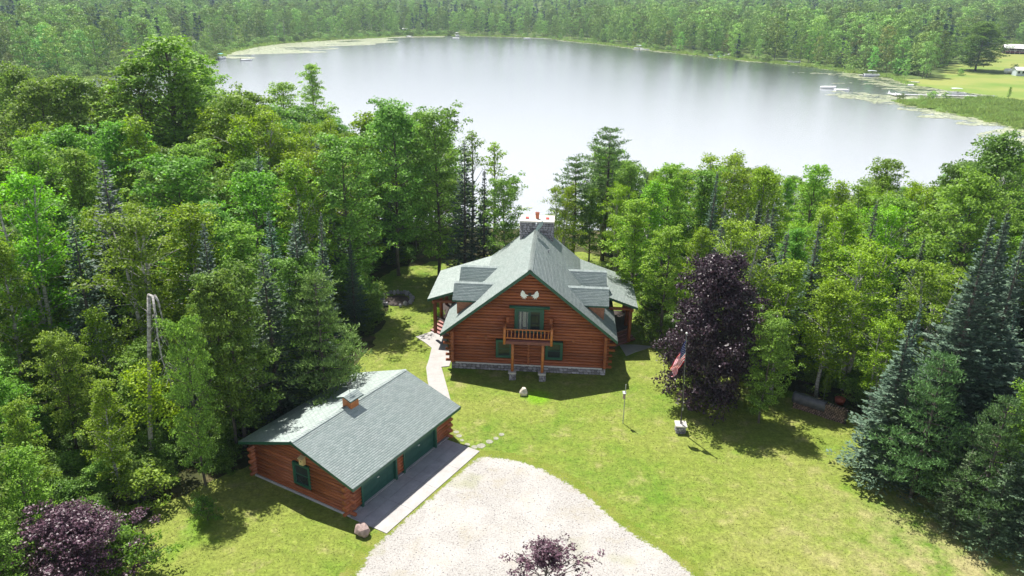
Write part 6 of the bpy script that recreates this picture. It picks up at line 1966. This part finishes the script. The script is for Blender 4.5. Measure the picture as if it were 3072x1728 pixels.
hull(1622, 125.5, 6.5, 2.3, R(-10), 'motor_boat', 'white motor boat beside the canopied boat where the right shore begins', 'boat', motor=True)
dock((1628, 126), (1642, 121), 1.4, 'short dock behind the white motor boat')
pontoon(1797, 142, 6.5, R(0), 'pale pontoon boat left of the teal covered boat', body='siding_white')
hull(1813, 145, 6.5, 2.4, R(40), 'motor_boat', 'boat under a bright teal cover on the right shore', 'boat', 'blue_seat', cover='teal')
dock((1822, 142), (1843, 135), 1.4, 'thin pale dock rising behind the teal covered boat')
dock((1975, 159), (2012, 161), 1.4, 'low dock with kayaks on the right shore before the round bushes')
hull(1983, 159, 4.4, 0.8, R(-5), 'kayak', 'left white kayak on the low dock before the round bushes', 'kayak', z=WZ_ + 0.62)
hull(2004, 160, 4.4, 0.8, R(10), 'kayak', 'right white kayak on the low dock before the round bushes', 'kayak', z=WZ_ + 0.62)
dock((2160, 191), (2222, 193), 1.6, 'dock with a moored pontoon boat at the foot of the sunny meadow')
pontoon(2192, 192, 7.5, R(-8), 'grey pontoon boat moored at the foot of the sunny meadow', 'siding_white')
hull(2083, 222, 6.0, 1.7, R(-12), 'white_canoe', 'white pointed canoe floating on the dark water, left of the raft', 'canoe', cover='white')
x, y = lake_at(2117, 227)
rf_ = empty('swim_raft', (x, y, WZ_), R(-4), 'white swim raft with a small ladder, right of the canoe', 'raft')
t = MB(); t.box(-2.6, 2.6, -1.3, 1.3, -0.1, 0.42); t.build('float', M['white'], rf_)
t = MB(); t.tube([(2.2, -0.4, 0.42), (2.2, -0.4, 1.15), (2.7, -0.4, 1.1), (2.75, -0.4, -0.2)], 0.06, 5); t.tube([(2.2, 0.4, 0.42), (2.2, 0.4, 1.15), (2.7, 0.4, 1.1), (2.75, 0.4, -0.2)], 0.06, 5); t.build('ladder', M['grey_metal'], rf_)
dock((2270, 241), (2440, 244), 1.8, 'long white dock with a square platform at its end in front of the meadow', head=4.5)
dock((2440, 244), (2500, 250), 1.6, 'shore section of the long white dock beside the marsh')
pontoon(2404, 239.5, 7.5, R(-4), 'canopied pontoon boat lying against the long white dock', 'siding_white')
dock((2285, 208), (2312, 210), 1.5, 'small dock with a white cover at the corner of the meadow')
x, y = lake_at(2291, 214.5)
r2 = empty('swim_raft', (x, y, WZ_), R(60), 'small white raft in the lily pads by the meadow corner', 'raft')
t = MB(); t.box(-1.5, 1.5, -1.1, 1.1, -0.1, 0.4); t.build('float', M['white'], r2)
t = MB(); t.tube([(-1.3, 0, 0.4), (-1.3, 0, 0.9)], 0.05, 5); t.build('mooring_post', M['grey_metal'], r2)
x, y = lake_at(1147, 96.5)
r3 = empty('swim_raft', (x, y, WZ_), R(0), 'flat white raft anchored off the middle of the far shore', 'raft')
t = MB(); t.box(-2.6, 2.6, -1.6, 1.6, -0.1, 0.5); t.build('float', M['white'], r3)
t = MB(); t.tube([(2.3, 0, 0.5), (2.3, 0, 1.2)], 0.06, 5); t.build('mooring_post', M['grey_metal'], r3)

# reeds and tall grass in the marsh and the wet corner
rg = np.random.default_rng(3)
n_ = 70; aa = rg.uniform(0, 6.28, n_); rr = rg.uniform(0, 0.9, n_); b0 = np.stack([rr * np.cos(aa), rr * np.sin(aa), np.zeros(n_)], -1)
tp_ = b0 + np.stack([rg.normal(0, .25, n_), rg.normal(0, .25, n_), rg.uniform(0.7, 1.5, n_)], -1); sd_ = unit(np.cross(tp_ - b0, rg.normal(size=(n_, 3)))) * 0.07
reed_me = np_mesh('reed_clump', np.stack([b0 - sd_, b0 + sd_, tp_], 1).reshape(-1, 3), 3, M['reed'])
rx, ry = rg.uniform(-190, 260, 60000), rg.uniform(190, 690, 60000); rdd = lake_dist(rx, ry)
kk = ((in_poly(rx, ry, MARSH) & (rdd > -2)) | ((rx < -55) & (ry > 400) & (rdd > 0) & (rdd < 26)) | ((rdd > -1) & (rdd < 3.5) & (ry > 300))) & ~in_poly(rx, ry, MEADOW) & (np.abs(rx) < 0.74 * ry + 10)
rx, ry = rx[kk], ry[kk]
rs = rg.uniform(0.8, 1.7, len(rx)); rs = rs * np.where(np.sin(rx * .3) + np.sin(ry * .37 + 1) > 0.4, 1.3, 0.8)
gn_scatter('reeds', np.stack([rx, ry, np.maximum(terrain(rx, ry), LAKE_Z - 0.1)], -1), rg.uniform(0, 6.28, len(rx)), np.stack([rs * 1.6, rs * 1.6, rs * 0.55], -1), np.zeros(len(rx), int), [reed_me], 'bright green reeds and tall grass along the marshy lake margin', 'reeds')

# meadow trees and buildings at the upper right
def ground_at(px, py):
    z = 0.0
    for _ in range(6):
        q = at(px, py, z); z = tz(q[0], q[1])
    return q[0], q[1], z
def far_tree(pr_, fx, fy, top_py, label, wide=1.0, tint=(1, 1, 1), group=None):
    x, y, z = ground_at(fx, fy); h = height_at(fx, top_py, y) - z
    return plant(pr_, x, y, h, label, wide=wide, tint=tint, z=z, group=group)
far_tree('oak0', 2453, 178, 58, 'great spreading dark oak standing alone on the meadow', 2.0, (0.6, 0.65, 0.6))
far_tree('oak0', 2368, 158, 78, 'dark spreading tree at the left edge of the meadow', 1.3, (0.6, 0.7, 0.65))
far_tree('far1', 2335, 150, 70, 'tall dark tree left of the two meadow oaks', 1.2, (0.65, 0.75, 0.7))
far_tree('farbush', 2418, 190, 174, 'small bush alone in the middle of the meadow', 0.9, (0.8, 0.9, 0.8))
far_tree('farbush', 2549, 180, 163, 'dark bush beside the white tank at the right edge', 1.0, (0.7, 0.8, 0.7))
far_tree('ash1', 2535, 252, 218, 'young slim tree at the edge of marsh and meadow', 1.0, (0.9, 1, 0.9))
for i, (fx, fy, tp, lb) in enumerate([(2052, 158, 136, 'leftmost of the round willow bushes on the right shore'), (2100, 168, 140, 'round willow bush, second from the left on the right shore'), (2145, 176, 146, 'round willow bush in the middle of the row on the right shore'),
                                      (2196, 180, 150, 'low round willow bush right of the middle of the row'), (2262, 186, 152, 'big dark round bush at the meadow corner'), (2300, 187, 150, 'rightmost round bush at the meadow corner')]):
    far_tree('farbush', fx, fy, tp, lb, 1.4, (0.85, 0.95, 0.85) if i < 4 else (0.55, 0.7, 0.6), 'round bushes along the right shore')
def small_house(px, py, W, D_, H_, ang, name, label, roof='white', wall='siding_white', deck=False, nwin=3):
    x, y, z = ground_at(px, py)
    h_ = empty(name, (x, y, z), ang, label, 'house' if name == 'white_house' else 'shed')
    t = MB(); t.box(-W / 2, W / 2, -D_ / 2, D_ / 2, -0.5, H_)
    for sx in (-1, 1): t.add([(sx * W / 2, -D_ / 2, H_), (sx * W / 2, D_ / 2, H_), (sx * W / 2, 0, H_ + D_ * 0.22)], [(0, 1, 2)])
    t.build('wall', M[wall], h_)
    t = MB()
    for s_ in (-1, 1):
        q_ = [(-W / 2 - .4, s_ * (D_ / 2 + .5), H_ - 0.2), (W / 2 + .4, s_ * (D_ / 2 + .5), H_ - 0.2), (W / 2 + .4, 0, H_ + D_ * 0.22 + .05), (-W / 2 - .4, 0, H_ + D_ * 0.22 + .05)]
        t.prism(q_ if s_ < 0 else q_[::-1], 0.15)
    t.build('roof', M[roof], h_)
    for i in range(nwin):
        cx = -W / 2 + W * (i + 0.5) / nwin
        t = MB(); t.box(cx - 0.6, cx + 0.6, -D_ / 2 - 0.06, -D_ / 2 - 0.003, H_ * 0.35, H_ * 0.8); wi = t.build('window', M['white'], h_)
        t = MB(); t.box(cx - 0.5, cx + 0.5, -D_ / 2 - 0.08, -D_ / 2 - 0.063, H_ * 0.38, H_ * 0.77); t.build('pane', M['glass'], wi)
    if deck:
        t = MB(); t.box(-W / 2, W / 2, -D_ / 2 - 3, -D_ / 2 - 0.1, 0.9, 1.05); t.build('deck', M['deck_red'], h_)
        t = MB()
        for i in range(7): xx = -W / 2 + 0.1 + (W - 0.2) * i / 6; t.box(xx - .06, xx + .06, -D_ / 2 - 2.95, -D_ / 2 - 2.85, -0.2, 2.0)
        t.box(-W / 2, W / 2, -D_ / 2 - 2.97, -D_ / 2 - 2.89, 1.95, 2.05); t.build('railing', M['white'], h_)
    return h_
small_house(2563, 112, 16, 9, 3.4, R(-20), 'white_house', 'house with a white roof and a deck among the trees at the upper right edge', 'white', 'dark_wall', True, 4)
small_house(2572, 190, 8, 5, 2.8, R(-8), 'white_shed', 'small white shed with a row of windows on the meadow at the right edge', 'white', 'siding_white', False, 4)
x, y, z = ground_at(2536, 185)
tk_ = empty('white_tank', (x, y, z), R(5), 'rounded white tank on the meadow left of the white shed', 'tank')
t = MB(); t.tube([(-2.3, 0, 1.3), (-1.9, 0, 1.3), (1.9, 0, 1.3), (2.3, 0, 1.3)], [0.5, 1.1, 1.1, 0.5], 12); t.build('shell', M['white'], tk_, True)
for xx in (-1.3, 1.3):
    t = MB(); t.box(xx - .15, xx + .15, -0.7, 0.7, -0.3, 0.4); t.build('foot', M['grey_metal'], tk_)
x, y, z = ground_at(1019, 83)
sh_ = empty('white_shed', (x, y, z), 0, 'tiny white shed on the far shore beside the sunny clearing', 'shed')
t = MB(); t.box(-2, 2, -1.5, 1.5, -0.5, 3.4); t.build('wall', M['siding_white'], sh_)
t = MB(); t.prism([(-2.3, -1.8, 3.6), (2.3, -1.8, 3.6), (2.3, 1.8, 3.9), (-2.3, 1.8, 3.9)], 0.15); t.build('roof', M['white'], sh_)
t = MB(); t.box(-0.6, 0.6, -1.56, -1.503, 0.1, 2.4); t.build('door', M['grey_metal'], sh_)

# ------------------------------------------------------------------ summer haze over the whole valley
HAZE_DENSITY = 0.00015
m = bpy.data.materials.new('haze'); m.use_nodes = True
nt = m.node_tree; nt.nodes.clear()
vo_ = nt.nodes.new('ShaderNodeVolumePrincipled'); mo = nt.nodes.new('ShaderNodeOutputMaterial')
vo_.inputs['Color'].default_value = (0.66, 0.82, 1.0, 1); vo_.inputs['Density'].default_value = HAZE_DENSITY; vo_.inputs['Anisotropy'].default_value = 0.2
nt.links.new(vo_.outputs[0], mo.inputs['Volume'])
hz = MB(); hz.box(-6800, 6800, -1200, 9600, -9, 92)
hzo = hz.build('haze', m); tag(hzo, 'thin pale summer haze lying over the lake and woods', 'haze', kind='stuff')
